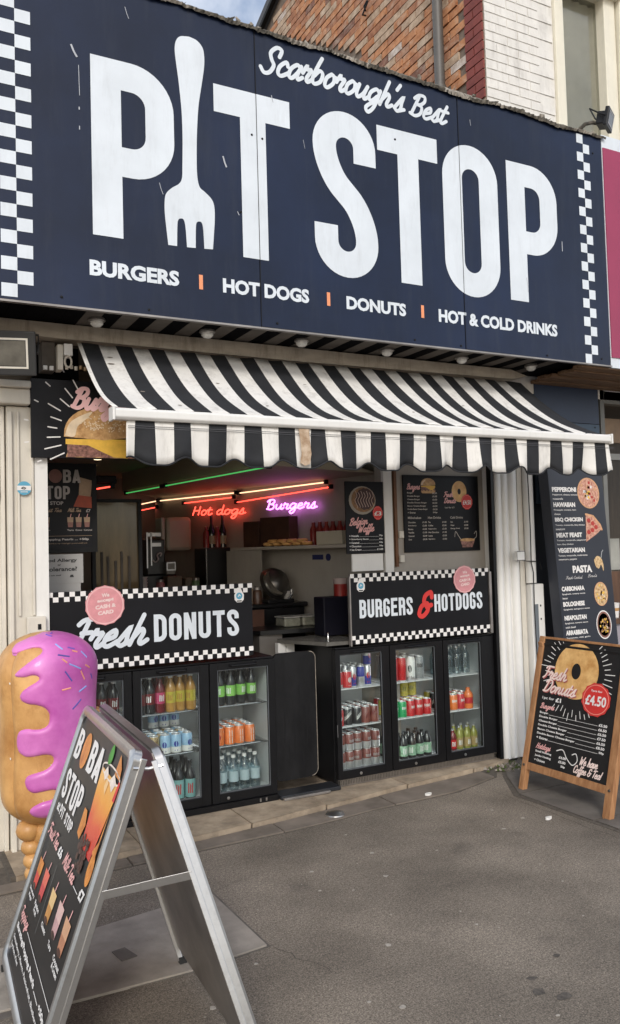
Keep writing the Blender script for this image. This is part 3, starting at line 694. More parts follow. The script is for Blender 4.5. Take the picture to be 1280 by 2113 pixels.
for x in (1.594, 2.390, 3.066):
    mb = MB(); mb.rect(SG, x - .011, 3.03, x + .011, 3.11, .002, bar_orange); mb.build('divider_bar', sign)
mb = MB()
checks(mb, SG, 2.873, 4.58, .564, 2, .0755, .0663, white_vinyl, .002, 0, True); mb.build('check_border', sign)
mb = MB(); checks(mb, SG, 2.858, 4.52, 4.462, 2, .0615, .0663, white_vinyl, .002, 0, True); mb.build('check_border', sign)
for x, z in ((1.30, 2.885), (1.955 + .03, 3.95), (1.92, 3.96), (1.84, 3.5), (2.05, 2.89), (3.36, 2.88), (3.0, 2.885), (4.1, 2.88), (4.62, 2.90), (4.62, 4.4), (2.9, 4.14), (.85, 2.9)):
    mb = MB(); mb.lathe([(.0075, 0, 0), (.006, .003, 0), (.0001, .004, 0)], (x, -.602, z), [print_black], 8, Matrix.Rotation(PI / 2, 3, 'X')); mb.build('screw', sign)
scr = mat('scuff_mark', (.42, .44, .48), .6)
for (x, z, dx, dz, w_) in ((.915, 4.22, .03, -.06, .010), (.952, 4.12, .003, -.16, .003), (.952, 3.90, 0, -.015, .006), (.952, 3.80, 0, -.02, .005), (1.74, 3.80, .02, -.06, .009), (2.05, 4.22, .01, -.04, .005), (1.37, 3.58, .02, -.06, .003), (1.2, 4.5, .02, -.06, .003), (3.95, 3.3, -.01, .10, .004), (4.28, 3.7, .0, -.07, .006), (1.82, 3.5, .01, -.02, .004), (3.5, 4.4, .005, -.04, .003), (2.25, 4.0, .01, -.05, .002)):
    mb = MB(); mb.stroke(SG, [(x, z), (x + dx * .5, z + dz * .6), (x + dx, z + dz)], w_, .0032, scr); mb.build('scuff_mark', sign)
# weathered mortar and felt lying along the top edge
felt = mat('old_felt', (.055, .05, .042), .95, .5, 18, bump=.8, bscale=60, col2=(.17, .15, .12))
lead = mat('crumbling_mortar', (.20, .17, .135), .95, .5, 25, bump=.9, bscale=80, col2=(.40, .36, .31))
mb = MB(); N_ = 420; rows = []
lo = lo2 = 0.0
for i in range(N_ + 1):
    x = -.05 + 4.79 * i / N_; zt = ztop(x)
    lo = lo * .9 + random.uniform(-.0030, .0030); lo2 = lo2 * .97 + random.uniform(-.0028, .0028); j = random.uniform(-.0015, .0015)
    rows.append([(x, -.611 - random.uniform(0, .012), zt - .020 + lo + lo2 + j), (x, -.616 - random.uniform(0, .014), zt - .002 + lo2 + j), (x, -.60, zt + .012 + lo * .8 + j), (x, -.50, zt + .022 + lo2 + j), (x, -.2, zt + .035 + lo), (x, 0.1, zt + .05)])
vs = [p for r_ in rows for p in r_]; fs = [(i * 6 + j, i * 6 + j + 1, (i + 1) * 6 + j + 1, (i + 1) * 6 + j) for i in range(N_) for j in range(5)]
k0 = len(fs); mb.add(vs, [f for f in fs], felt)
mi = mb.m(lead)
for q in range(len(mb.f)):
    i = q // 5
    if (math.sin(i * .065) + math.sin(i * .19 + 1) + random.uniform(-.8, .8)) > .75 and q % 5 < 3: mb.mi[q] = mi
mb.build('crumbling_top_edge', sign)
for i in range(34):
    x = random.uniform(1.0, 4.66); s_ = random.uniform(.010, .028); zt = ztop(x) + .01
    mb = MB(); P = [(x + random.uniform(-s_, s_), -.605 + random.uniform(-.012, .02), zt + random.uniform(-.5, 1) * s_) for _ in range(8)]
    bm = bmesh.new(); [bm.verts.new(p) for p in P]; bmesh.ops.convex_hull(bm, input=bm.verts)
    bm.verts.ensure_lookup_table(); bm.verts.index_update()
    vv = [v.co.copy() for v in bm.verts]; ff = [[v.index for v in f.verts] for f in bm.faces]; bm.free()
    mb.add(vv, ff, random.choice([lead, felt, lead])); mb.build('mortar_lump', sign)

# soffit under the sign: boards alternate black and grey
sof = thing('sign_soffit', 'striped black and grey boards closing the underside of the big sign', 'soffit', (2.5, -.4, 2.86))
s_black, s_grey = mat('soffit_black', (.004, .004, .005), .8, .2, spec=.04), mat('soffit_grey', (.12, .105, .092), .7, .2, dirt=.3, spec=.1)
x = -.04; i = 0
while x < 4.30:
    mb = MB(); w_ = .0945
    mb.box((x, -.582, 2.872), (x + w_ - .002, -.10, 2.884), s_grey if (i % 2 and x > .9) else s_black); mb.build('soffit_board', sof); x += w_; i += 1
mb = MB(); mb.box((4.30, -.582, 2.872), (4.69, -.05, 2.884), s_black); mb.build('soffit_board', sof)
lampglass = mat('lamp_glass', (.72, .70, .66), .2, .2, 40, coat=.5)
labs = ['first soffit lamp, above the left end of the awning near the floodlight', 'second soffit lamp from the left under the sign', 'third soffit lamp from the left under the sign', 'fourth soffit lamp from the left, under the word DONUTS', 'fifth soffit lamp from the left, under the word HOT', 'rightmost soffit lamp beyond the awning cassette']
lamp0 = None
for (x, y), lb in zip(((1.078, -.379), (1.711, -.375), (2.313, -.392), (2.939, -.376), (3.539, -.379), (4.169, -.366)), labs):
    if lamp0 is None:
        lamp0 = thing('soffit_lamp', lb, 'lamp', (x, y, 2.872), 'round lamps under the big sign')
        mb = MB(); mb.lathe([(.044, 0, 0), (.046, -.012, 0), (.038, -.018, 0), (.034, -.012, 0)], (x, y, 2.871), [alu_dull], 20); mb.build('bezel', lamp0, smooth=True)
        mb = MB(); mb.lathe([(.036, -.012, 0), (.034, -.030, 0), (.020, -.043, 0), (.0005, -.046, 0)], (x, y, 2.871), [lampglass], 20); mb.build('lens', lamp0, smooth=True)
    else:
        c = lamp0.copy(); COL.objects.link(c); c.location = (x, y, 2.872); c['label'] = lb
        for ch in lamp0.children:
            d = ch.copy(); COL.objects.link(d); d.parent = c
# beam / awning cassette housing
beam_m = mat('beam_paint', (.36, .31, .25), .55, .18, 6, dirt=.75, stretch=(1.2, 4, 4))
mb = MB(); prof = [(-.04, 2.795), (.9, 2.785), (2.4, 2.778), (4.10, 2.790), (4.235, 2.815), (4.235, 2.825), (4.1, 2.858), (-.04, 2.866)]
mb.poly(S((0, -.235, 0)), prof, 0, beam_m, .14); tag(mb.build('awning_housing', org=(2.1, -.2, 2.79), bevel=.006), 'long dirty cream housing board directly above the striped awning', 'awning housing')
bolt = thing('junction_block', 'small pale fittings and cable clips on the wall above the burger board', 'cable fittings', (.93, -.12, 2.62))
mb = MB(); mb.box((.905, -.20, 2.62), (.935, -.12, 2.76), cream_paint); mb.build('bracket', bolt, bevel=.003)
mb = MB(); mb.box((.938, -.21, 2.70), (.985, -.13, 2.765), white_paint); mb.build('connector', bolt, bevel=.003)
mb = MB(); mb.tube([(.96 + .018 * math.cos(a * PI / 8), -.205, 2.665 + .03 * math.sin(a * PI / 8)) for a in range(17)], .006, cream_paint, 6); mb.build('ring', bolt)
for i in range(6):
    mb = MB(); x = .955 + .025 * i; mb.lathe([(.009, 0, 0), (.009, .02, 0), (.0005, .022, 0)], (x, -.19, 2.625 + .006 * (i % 2)), [mat('amber_bead', (.34, .22, .10), .4) if i > 2 else cream_paint], 8); mb.build('terminal', bolt)
mb = MB(); mb.box((.83, -.15, 2.62), (.90, -.03, 2.78), s_grey); mb.box((.80, -.05, 2.60), (1.05, 0.0, 2.78), s_black); mb.build('backing', bolt)
for x in (.835, .868):
    mb = MB(); mb.box((x, -.165, 2.622), (x + .022, -.151, 2.645), white_paint); mb.build('clip', bolt, bevel=.002)

def floodlight(nm, lab, c, yaw, pitch, w_, h_, d_, body, lit):
    t = thing(nm, lab, 'floodlight', c)
    R_ = Matrix.Rotation(yaw, 3, 'Z') @ Matrix.Rotation(pitch, 3, 'X')
    sf = S(c, R_ @ Vector((1, 0, 0)), R_ @ Vector((0, 0, 1)))
    mb = MB(); mb.sbox(sf, -w_ / 2, w_ / 2, -h_ / 2, h_ / 2, -.03, .0, body); mb.sbox(sf, -w_ * .36, w_ * .36, -h_ * .34, h_ * .34, -d_, -.031, body); mb.build('housing', t, bevel=.006)
    mb = MB(); mb.stroke(sf, [(-w_ * .34, -h_ * .32), (w_ * .34, -h_ * .32), (w_ * .34, h_ * .32), (-w_ * .34, h_ * .32)], .010, .003, cream_paint if w_ > .2 else alu_dull, closed=True); mb.build('rim', t)
    mb = MB(); mb.rect(sf, -w_ * .31, -h_ * .28, w_ * .31, h_ * .28, .002, lit); mb.build('lens', t)
    mb = MB(); mb.tube([sf.p(-w_ * .52, 0, -.02), sf.p(-w_ * .52, h_ * .1, -.06), sf.p(-w_ * .52, h_ * .4, -d_ - .05), sf.p(w_ * .52, h_ * .4, -d_ - .05), sf.p(w_ * .52, h_ * .1, -.06), sf.p(w_ * .52, 0, -.02)], .006, body, 6); mb.build('bracket', t)
    return t
fl_grey = mat('floodlight_grey', (.028, .028, .028), .5, .15, 10)
floodlight('floodlight', 'large grey floodlight under the left end of the sign', (.620, -.40, 2.640), math.radians(-14), math.radians(16), .270, .225, .10, fl_grey, mat('flood_lens', (.13, .12, .10), .2, .3, 9))
floodlight('floodlight', 'small black floodlight perched on the top right corner of the sign', (4.80, -.62, 4.68), math.radians(30), math.radians(12), .17, .135, .09, plastic_black, mat('dark_lens', (.02, .02, .022), .15))
mb = MB(); mb.tube([(4.55, -.5, 4.57), (4.60, -.56, 4.63), (4.68, -.56, 4.66), (4.76, -.54, 4.68)], .014, felt, 7); tag(mb.build('cable', org=(4.6, -.5, 4.57)), 'dark cable leading to the small floodlight on the sign corner', 'cable')

# ------------------------------------------------------------ awning
aw = thing('awning', 'black and white striped awning with scalloped valance over the counter', 'awning', (2.6, -.2, 2.75))
aw_w = mat('awning_white', (.72, .70, .66), .8, .07, 7, dirt=.42, bump=.15, bscale=300)
aw_b = mat('awning_black', (.014, .015, .018), .8, .25, 9, bump=.15, bscale=300)
aw_under = aw_b
prof = []
P0, P1 = Vector((-.215, 2.772)), Vector((-.955, 2.292))
for i in range(15):
    t = i / 14; q = P0.lerp(P1, t); sag = .085 * math.sin(PI * t) * (1.05 - .1 * t)
    prof.append((q.x - sag * .54 * .35, q.y - sag * .84))
def is_white(x, x0): return ((x - x0) / .1876) % 1 < .5
mb = MB(); XL, XR = 1.008, 4.205
ed = [XL, 1.030]; x = 1.125
ed.append(x)
while x < XR - .1: x += .0945; ed.append(x)
ed[-1] = XR
cnt = 0
for i in range(len(ed) - 1):
    a, b_ = ed[i], ed[i + 1]; wht = (i % 2 == 0)
    for sub in range(3):
        xa, xb = a + (b_ - a) * sub / 3, a + (b_ - a) * (sub + 1) / 3
        def pz(x, k): y, z = prof[k]; rip = .010 * math.sin(x * 5.0 + 1.2 * math.sin(x * 1.7)) * math.sin(PI * k / 14) + .003 * math.sin(x * 31 + k * .5); return (x, y, z + rip)
        for k in range(14):
            mb.add([pz(xa, k), pz(xb, k), pz(xb, k + 1), pz(xa, k + 1)], [(3, 2, 1, 0)], aw_w if wht else aw_b)
cf = mb.build('canopy', aw, smooth=True)
so = cf.modifiers.new('thick', 'SOLIDIFY'); so.thickness = .002
alu_white = mat('white_powder_coat', (.72, .71, .68), .35, .04, 5, dirt=.1)
mb = MB(); bp_ = [(-.955, 2.288), (-.94, 2.292), (-.99, 2.29), (-1.0, 2.275), (-1.0, 2.245), (-.992, 2.232), (-.955, 2.228), (-.935, 2.24)]
bp_ = [(-.935, 2.282), (-.99, 2.287), (-1.003, 2.275), (-1.003, 2.243), (-.99, 2.230), (-.935, 2.234)]
bs = S((1.005, 0, 0), (0, 1, 0), (0, 0, 1)); mb.poly(bs, bp_[::-1], 3.228, alu_white, 3.228); mb.build('front_bar', aw, bevel=.004)
for x in (.998, 4.240):
    mb = MB(); mb.box((x - .006, -1.008, 2.226), (x + .006, -.93, 2.291), alu_white); mb.build('end_cap', aw, bevel=.003)
def vz(x):
    ph = (x - 1.351) / .2638
    return 2.036 + .020 * math.cos(2 * PI * ph) + .006 * math.cos(4 * PI * ph)
mb = MB(); N_ = 300; VX0, VX1 = 1.064, 4.236
pipe_pts = []
for i in range(N_):
    xa, xb = VX0 + (VX1 - VX0) * i / N_, VX0 + (VX1 - VX0) * (i + 1) / N_
    m_ = aw_w if is_white((xa + xb) / 2, 1.198) else aw_b
    cols = []
    for x in (xa, xb):
        zb = vz(x); wv = lambda k, x=x: -.975 + .013 * (k / 5) * math.sin(x * 17.3 + 2 * math.sin(x * 2.1)) + .008 * (k / 5) * math.sin(x * 41) + .012 * (k / 5) ** 2 * math.sin(x * 5.3)
        cols.append([(x + .004 * math.sin(x * 33) * k / 5, wv(k), 2.232 + (zb - 2.232) * k / 5) for k in range(6)])
    pipe_pts.append(cols[0][-1])
    for k in range(5): mb.add([cols[0][k], cols[0][k + 1], cols[1][k + 1], cols[1][k]], [(0, 1, 2, 3)], m_)
rust = mat('rust_stain', (.38, .22, .11), .85, .3, 20, col2=(.62, .50, .38))
vo_ = mb.build('valance', aw, smooth=True); so = vo_.modifiers.new('thick', 'SOLIDIFY'); so.thickness = .002
mb = MB(); mb.tube(pipe_pts, .0045, aw_b, 6); mb.build('valance_piping', aw, smooth=True)
mb = MB()
for z in (2.205, 2.196): mb.box((1.07, -.9795, z), (4.28, -.9785, z + .0018), mat('stitching', (.10, .10, .11), .8))
mb.build('stitching', aw)
sf = S((0, -.983, 0)); mb = MB(); mb.poly(sf, [(1.968, 2.228), (2.030, 2.228), (2.034, 2.16), (2.040, 2.10), (2.030, 2.045), (2.0, 2.035), (1.972, 2.05), (1.982, 2.10), (1.976, 2.17)], .004, rust, .001); mb.build('rust_stain', aw)
for x in (1.25, 4.0):
    mb = MB(); mb.tube([(x, -.2, 2.70), (x + (.25 if x < 2 else -.25), -.55, 2.45), (x, -.93, 2.262)], .016, alu_white, 8); mb.build('folding_arm', aw)
mb = MB()
sm = mat('awning_smudge', (.22, .19, .16), .9, .3, 30)
for (x, k, r_) in ((1.16, 2, .016), (1.15, 3, .02), (1.24, 8, .014), (1.35, 8, .016), (1.37, 12, .012), (1.72, 5, .012), (2.9, 9, .015), (3.4, 6, .012), (1.9, 10, .010), (2.3, 4, .012)):
    y, z = prof[k]; q = S((x, y, z + .006), (1, 0, 0), Vector((0, .74, .48)).normalized())
    mb.ell(q, 0, 0, r_, r_ * .45, .003, sm, 10, .12)
mb.build('smudges', aw)
# ------------------------------------------------------------ boards and menus on the walls
def rays(par, sf, cu, cv, r0, r1, a0, a1, n, mt, w=.006, lift=.002, top=9):
    for i in range(n):
        mb = MB()
        a = math.radians(a0 + (a1 - a0) * i / max(1, n - 1)); k0 = r0 * random.uniform(.95, 1.12); k1 = k0 + (r1 - r0) * random.uniform(.5, 1.0)
        if math.sin(a) > .05: k1 = min(k1, (top - cv) / math.sin(a))
        if k1 < k0 + .008: continue
        mb.stroke(sf, [(cu + k0 * math.cos(a), cv + k0 * math.sin(a)), (cu + k1 * math.cos(a), cv + k1 * math.sin(a))], w, lift, mt, cap=True); mb.build('ray_mark', par)
bun = mat('bun_print', (.50, .24, .08), .5, .3, 30, col2=(.72, .45, .20)); bun_hi = mat('bun_highlight', (.75, .60, .42), .5, .15, 20)
cheese = mat('cheese_print', (.80, .48, .07), .5, .15, 20); patty = mat('patty_print', (.09, .035, .02), .5, .4, 60, col2=(.42, .20, .16))
dough = mat('doughnut_print', (.66, .31, .085), .5, .2, 14, col2=(.88, .58, .24)); lettuce = mat('lettuce_print', (.12, .32, .05), .5, .3, 30)
def burger_print(mb, sf, x, z, w, seeds=40, zmin=None):
    h = w * .36
    class C_:      # keeps the print above the board's lower edge
        def poly(_, sf, pts, lift, mt): mbr.poly(sf, [(a, max(zmin or -9, b)) for a, b in pts], lift, mt)
        def ell(_, *k, **q): mbr.ell(*k, **q)
    mbr = mb; mb = C_()
    top = [(x + w * (.5 - .5 * math.cos(PI * i / 18)), z + h * (.40 + 1.10 * math.sin(PI * i / 18) ** .85)) for i in range(19)]
    mb.poly(sf, [(x + w * .02, z - h * .62), (x + w * .1, z - h * .85), (x + w * .9, z - h * .85), (x + w, z - h * .55), (x + w * .95, z - h * .1), (x + w * .05, z - h * .1)], .0018, bun)
    mb.poly(sf, [(x + w * .04 + w * .92 * i / 12, z - h * (.42 + .12 * math.sin(i * 2.2))) for i in range(13)] + [(x + w * .96, z + h * .2), (x + w * .04, z + h * .2)], .0022, patty)
    mb.poly(sf, [(x + w * .02, z + h * .12), (x + w * .3, z + h * .10), (x + w * .62, z - h * .30), (x + w * .8, z - h * .42), (x + w * .98, z + h * .08), (x + w * .98, z + h * .36), (x + w * .02, z + h * .30)], .0026, cheese)
    mb.poly(sf, [(x, z + h * .38), (x + w * .5, z + h * .30), (x + w, z + h * .48)] + top[::-1][1:-1], .0030, bun)
    mb.poly(sf, catmull([(x + .012 * w, z + h * .42), (x + w * .13, z + h * .40), (x + w * .17, z + h * .75), (x + w * .27, z + h * 1.0), (x + w * .36, z + h * 1.30), (x + w * .20, z + h * 1.12), (x + w * .07, z + h * .85), (x + .012 * w, z + h * .42)], 4)[:-1], .0033, bun_hi)
    for i in range(seeds):
        a, r = random.uniform(.1, PI - .1), random.uniform(.15, .80)
        mb.ell(sf, x + w * (.5 + .46 * r * math.cos(a)), z + h * (.6 + .75 * r * math.sin(a)), w * .013, w * .008, .0036, bun_hi, 6, rot=random.uniform(0, 3))
def donut_print(mb, sf, cu, cv, ru, rv, hu, hv, lift=.002, hole=None):
    n = 36
    for k in range(n):
        a, b_ = 2 * PI * k / n, 2 * PI * (k + 1) / n
        mb.add([sf.p(cu + hu * math.cos(a), cv + hv * math.sin(a), lift), sf.p(cu + ru * math.cos(a), cv + rv * math.sin(a), lift), sf.p(cu + ru * math.cos(b_), cv + rv * math.sin(b_), lift), sf.p(cu + hu * math.cos(b_), cv + hv * math.sin(b_), lift)], [(0, 1, 2, 3)], dough)
def price_badge(mb, sf, cu, cv, ru, rv, t, lift=.003, top=None, small=None):
    mb.ell(sf, cu, cv, ru, rv, lift, print_red, 24, .03); mb.stroke(sf, [(cu + ru * .88 * math.cos(a * PI / 12), cv + rv * .88 * math.sin(a * PI / 12)) for a in range(24)], ru * .05, lift + .0006, mat('badge_ring', (.8, .25, .2), .5), closed=True)
    text(mb, sf, t, cu - ru * .72, cv - rv * .38, ru * 1.45, rv * .62, print_white, lift + .001, bold=.03, slope=0)
    if top: text(mb, sf, top, cu - ru * .4, cv + rv * .42, ru * .8, rv * .16, print_white, lift + .001, bold=.02)

# burger board under the left end of the sign
t = thing('burger_board', 'black board with a printed burger and pink word Burgers, left of the awning', 'sign board', (1.05, -.1, 2.15))
bs_ = S((0, -.10, 0))
mb = MB(); mb.sbox(bs_, .777, 1.42, 2.145, 2.585, -.02, 0, black_board); mb.build('board', t, bevel=.002)
mb = MB(); burger_print(mb, bs_, .952, 2.205, .445, 90, 2.152); mb.build('burger_picture', t)
rays(t, bs_, 1.17, 2.28, .25, .345, 118, 206, 9, print_white, .007); rays(t, bs_, 1.17, 2.29, .37, .40, 122, 205, 6, print_white, .007)
mb = MB(); script(mb, bs_, 'Burgers', .995, 2.432, .40, .062, mat('bright_pink_print', (.92, .56, .56), .5), .0046, wt=.36, slope=-.05); mb.build('script_lettering', t)

# counter signs
cs = S((0, -.035, 0))
for nm, lab, x0, x1, z0, z1 in (('counter_sign', 'black counter sign reading Fresh DONUTS with checked edges', .862, 2.100, .953, 1.400), ('counter_sign', 'black counter sign reading BURGERS & HOTDOGS with checked edges', 2.812, 3.982, .960, 1.428)):
    t = thing(nm, lab, 'sign', ((x0 + x1) / 2, -.03, z0), 'checked counter signs')
    mb = MB(); mb.sbox(cs, x0, x1, z0, z1, -.012, 0, black_board); mb.build('board', t, bevel=.0015)
    n_ = int(round((x1 - x0) / .030)); cu = (x1 - x0) / n_
    for zz in (z1 - .056, z0 + .001):
        mb = MB(); checks(mb, cs, x0, x1, zz, 2, cu, .0275, print_white, .0015, n_ % 2); mb.build('check_border', t)
    if x0 < 1:
        mb = MB(); script(mb, cs, 'Fresh', .975, 1.078, .46, .088, white_vinyl, wt=.30, slope=.0); mb.build('script_lettering', t)
        mb = MB(); cond(mb, cs, 'DONUTS', 1.466, 1.082, .540, .160, white_vinyl, s=.17, W=.47); mb.build('lettering', t)
    else:
        mb = MB(); cond(mb, cs, 'BURGERS', 2.878, 1.130, .430, .122, white_vinyl, s=.17, W=.45); mb.build('lettering', t)
        mb = MB(); cond(mb, cs, 'HOTDOGS', 3.492, 1.137, .428, .122, white_vinyl, s=.17, W=.45); mb.build('lettering', t)
        mb = MB(); script(mb, cs, '&', 3.345, 1.112, .118, .088, print_red, wt=.36); mb.build('ampersand', t)
        mb = MB(); mb.box((3.984, -.045, .955), (4.005, -.02, 1.40), alu_dull); mb.build('edge_trim', t)
        mb = MB(); mb.box((2.800, -.045, .95), (2.810, -.02, 1.41), alu_dull); mb.build('edge_trim', t)
pink_disc = mat('pink_sticker', (.66, .28, .30), .5, .12, 20)
for x, z, r, lab in ((1.181, 1.313, .112, 'large pink round sticker on the Fresh DONUTS sign'), (3.763, 1.353, .098, 'smaller pink round sticker on the BURGERS & HOTDOGS sign')):
    sf = S((x, -.040, z)); mb = MB(); mb.ell(sf, 0, 0, r, r, .0, pink_disc, 28, .02, thick=.002)
    mb.stroke(sf, [(r * .93 * math.cos(a * PI / 14), r * .93 * math.sin(a * PI / 14)) for a in range(28)], r * .06, .0008, mat('pink_rim', (.8, .48, .48), .5), closed=True)
    for i, (s_, w_) in enumerate((('We', .40), ('accept', .85), ('CASH &', 1.05), ('CARD', .80))):
        text(mb, sf, s_, -w_ * r / 2 + .003, r * (.40 - .30 * i), w_ * r, r * .20, mat('sticker_white', (.8, .62, .60), .5), .0012, bold=.05, slope=.10)
    tag(mb.build('round_sticker', org=(x, -.04, z)), lab, 'sticker', 'pink payment stickers')
for x, z, lab in ((2.893, 1.352, 'small blue and white bottle shaped sticker on the BURGERS & HOTDOGS sign'), (2.012, 1.330, 'small blue and white bottle shaped sticker on the Fresh DONUTS sign')):
    sf = S((x, -.038, z)); blue = mat('sticker_blue', (.10, .36, .52)); mb = MB()
    mb.poly(sf, [(-.030, -.03), (-.015, -.045), (.015, -.045), (.030, -.03), (.032, .0), (.020, .022), (.010, .045), (-.010, .045), (-.020, .022), (-.032, .0)], 0, print_white, .001)
    mb.ell(sf, 0, -.006, .021, .021, .0008, blue, 16); mb.stroke(sf, [(-.008, -.012), (.0, .002), (.009, -.008)], .005, .0014, print_white); mb.rect(sf, -.016, -.041, .016, -.034, .0008, print_black)
    tag(mb.build('bottle_sticker', org=(x, -.038, z)), lab, 'sticker', 'bottle shaped stickers')

# boba menu behind the left pilaster, allergy paper, glass door
def cup(mb, sf, x, z, w, h, c1, c2, lift=.002, straw=True):
    mb.poly(sf, [(x - w * .38, z), (x + w * .38, z), (x + w * .46, z + h * .5), (x - w * .46, z + h * .5)], lift, c1)
    mb.poly(sf, [(x - w * .46, z + h * .5), (x + w * .46, z + h * .5), (x + w * .52, z + h), (x - w * .52, z + h)], lift, c2)
    if straw: mb.stroke(sf, [(x, z + h), (x + w * .15, z + h * 1.35)], w * .1, lift, print_pink)
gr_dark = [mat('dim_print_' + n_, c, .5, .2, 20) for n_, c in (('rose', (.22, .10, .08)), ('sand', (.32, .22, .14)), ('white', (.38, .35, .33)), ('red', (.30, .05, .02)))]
t = thing('boba_menu', 'black framed drinks menu hanging inside the left end of the opening', 'menu', (1.03, .33, 1.62))
ms = S((0, .33, 0))
mb = MB(); mb.sbox(ms, .76, 1.232, 1.620, 2.165, -.03, 0, black_board); mb.build('board', t)
mb = MB(); mb.stroke(ms, [(.775, 1.636), (1.217, 1.636), (1.217, 2.149), (.775, 2.149)], .030, .004, print_black, closed=True); mb.build('frame', t)
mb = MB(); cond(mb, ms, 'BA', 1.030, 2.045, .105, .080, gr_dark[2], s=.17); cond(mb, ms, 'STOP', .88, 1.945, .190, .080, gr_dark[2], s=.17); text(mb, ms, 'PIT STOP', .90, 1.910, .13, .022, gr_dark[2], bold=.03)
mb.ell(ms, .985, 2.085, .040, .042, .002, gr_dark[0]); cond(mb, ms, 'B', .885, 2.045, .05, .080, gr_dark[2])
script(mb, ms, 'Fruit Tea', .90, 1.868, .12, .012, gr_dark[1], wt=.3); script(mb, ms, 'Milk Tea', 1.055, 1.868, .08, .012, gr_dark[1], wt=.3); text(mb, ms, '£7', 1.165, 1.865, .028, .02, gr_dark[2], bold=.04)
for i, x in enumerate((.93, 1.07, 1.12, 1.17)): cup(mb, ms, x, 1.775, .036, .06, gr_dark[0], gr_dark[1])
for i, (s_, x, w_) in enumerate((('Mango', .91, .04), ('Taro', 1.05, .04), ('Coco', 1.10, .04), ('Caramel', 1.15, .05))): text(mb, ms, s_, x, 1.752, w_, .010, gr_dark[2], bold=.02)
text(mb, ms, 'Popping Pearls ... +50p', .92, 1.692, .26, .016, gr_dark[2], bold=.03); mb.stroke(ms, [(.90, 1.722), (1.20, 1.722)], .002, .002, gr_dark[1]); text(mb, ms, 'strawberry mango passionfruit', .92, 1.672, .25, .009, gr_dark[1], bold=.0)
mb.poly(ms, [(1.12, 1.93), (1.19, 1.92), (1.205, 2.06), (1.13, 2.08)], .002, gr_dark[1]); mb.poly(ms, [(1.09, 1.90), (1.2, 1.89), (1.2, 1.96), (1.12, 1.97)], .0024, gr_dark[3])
mb.build('print', t)
t = thing('allergy_notice', 'white paper notice about food allergy below the drinks menu', 'notice', (1.0, .33, 1.3))
paper = mat('paper', (.42, .41, .40), .7, .04)
mb = MB(); mb.sbox(ms, .80, 1.125, 1.27, 1.435, .003, .006, paper); mb.build('lower_sheet', t)
mb = MB(); mb.sbox(ms, .80, 1.142, 1.436, 1.612, .003, .006, paper); mb.build('upper_sheet', t)
mb = MB(); ink = mat('ink', (.04, .04, .04), .6)
for s_, x, z, w_ in (('Food Allergy', .895, 1.560, .21), ('or', .99, 1.542, .02), ('Intolerance?', .895, 1.510, .21), ('please ask staff', .90, 1.480, .11)): text(mb, ms, s_, x, z, w_, .026 if w_ > .2 else .010, ink, .0075, bold=.03)
mb.poly(ms, [(1.06, 1.472), (1.085, 1.472), (1.08, 1.488), (1.065, 1.486)], .0075, ink)
mb.build('print', t)
t = thing('glass_door', 'dark framed brown tinted glass door standing inside the opening', 'door', (1.43, .6, .03))
gs = S((0, .62, 0)); brownglass = mat('brown_glass', (.055, .035, .016), .12, .5, 2.2, stretch=(5, 5, .8), col2=(.12, .085, .045), coat=.3)
mb = MB(); mb.sbox(gs, 1.285, 1.570, .03, 1.945, -.012, 0, brownglass); mb.build('pane', t)
mb = MB(); mb.box((1.570, .595, .03), (1.592, .64, 1.965), print_black); mb.box((1.27, .595, 1.946), (1.569, .64, 1.965), print_black); mb.box((1.262, .595, .03), (1.284, .64, 1.965), print_black); mb.build('frame', t)
for i, x in enumerate((1.32, 1.36, 1.41, 1.45, 1.50)):
    mb = MB(); mb.box((x, .612, 1.2), (x + .015, .6185, 1.62 - .03 * (i % 3)), mat('curtain_fold', (.03, .022, .015), .7, .3)); mb.build('curtain_fold', t)

# waffle poster
t = thing('waffle_poster', 'small black poster with a chocolate waffle and a red £3 badge', 'poster', (3.01, .06, 1.56))
ws = S((0, .06, 0))
mb = MB(); mb.sbox(ws, 2.850, 3.158, 1.560, 2.055, -.01, 0, black_board); mb.build('board', t, bevel=.0015)
waf, choc, cream_p = mat('waffle_print', (.24, .12, .045), .5, .4, 40), mat('chocolate_print', (.045, .012, .01), .4, .3, 40), mat('icing_print', (.48, .34, .28), .5)
mb = MB(); mb.ell(ws, 2.985, 1.925, .108, .098, .0015, mat('plate_print', (.33, .29, .24), .5, .1)); mb.ell(ws, 2.992, 1.930, .096, .086, .002, waf); mb.ell(ws, 3.005, 1.935, .078, .074, .0024, choc, 26, .05)
for k in range(7):
    x = 2.93 + k * .022; mb.stroke(ws, catmull([(x, 1.99 - .01 * (k % 2)), (x + .012, 1.955), (x - .004, 1.925), (x + .014, 1.885), (x + .01, 1.87 + .004 * k)], 4), .0045, .0030, cream_p)
mb.build('waffle_picture', t)
mb = MB(); price_badge(mb, ws, 3.105, 1.838, .040, .048, '£3', .0045); mb.build('price_badge', t)
mb = MB(); script(mb, ws, 'Belgian', 2.875, 1.752, .150, .026, print_pink, .0025, .28, slope=.08); mb.build('script_lettering', t); mb = MB(); script(mb, ws, 'Waffle', 2.945, 1.706, .130, .026, print_pink, .0025, .28, slope=.06); mb.build('script_lettering', t)
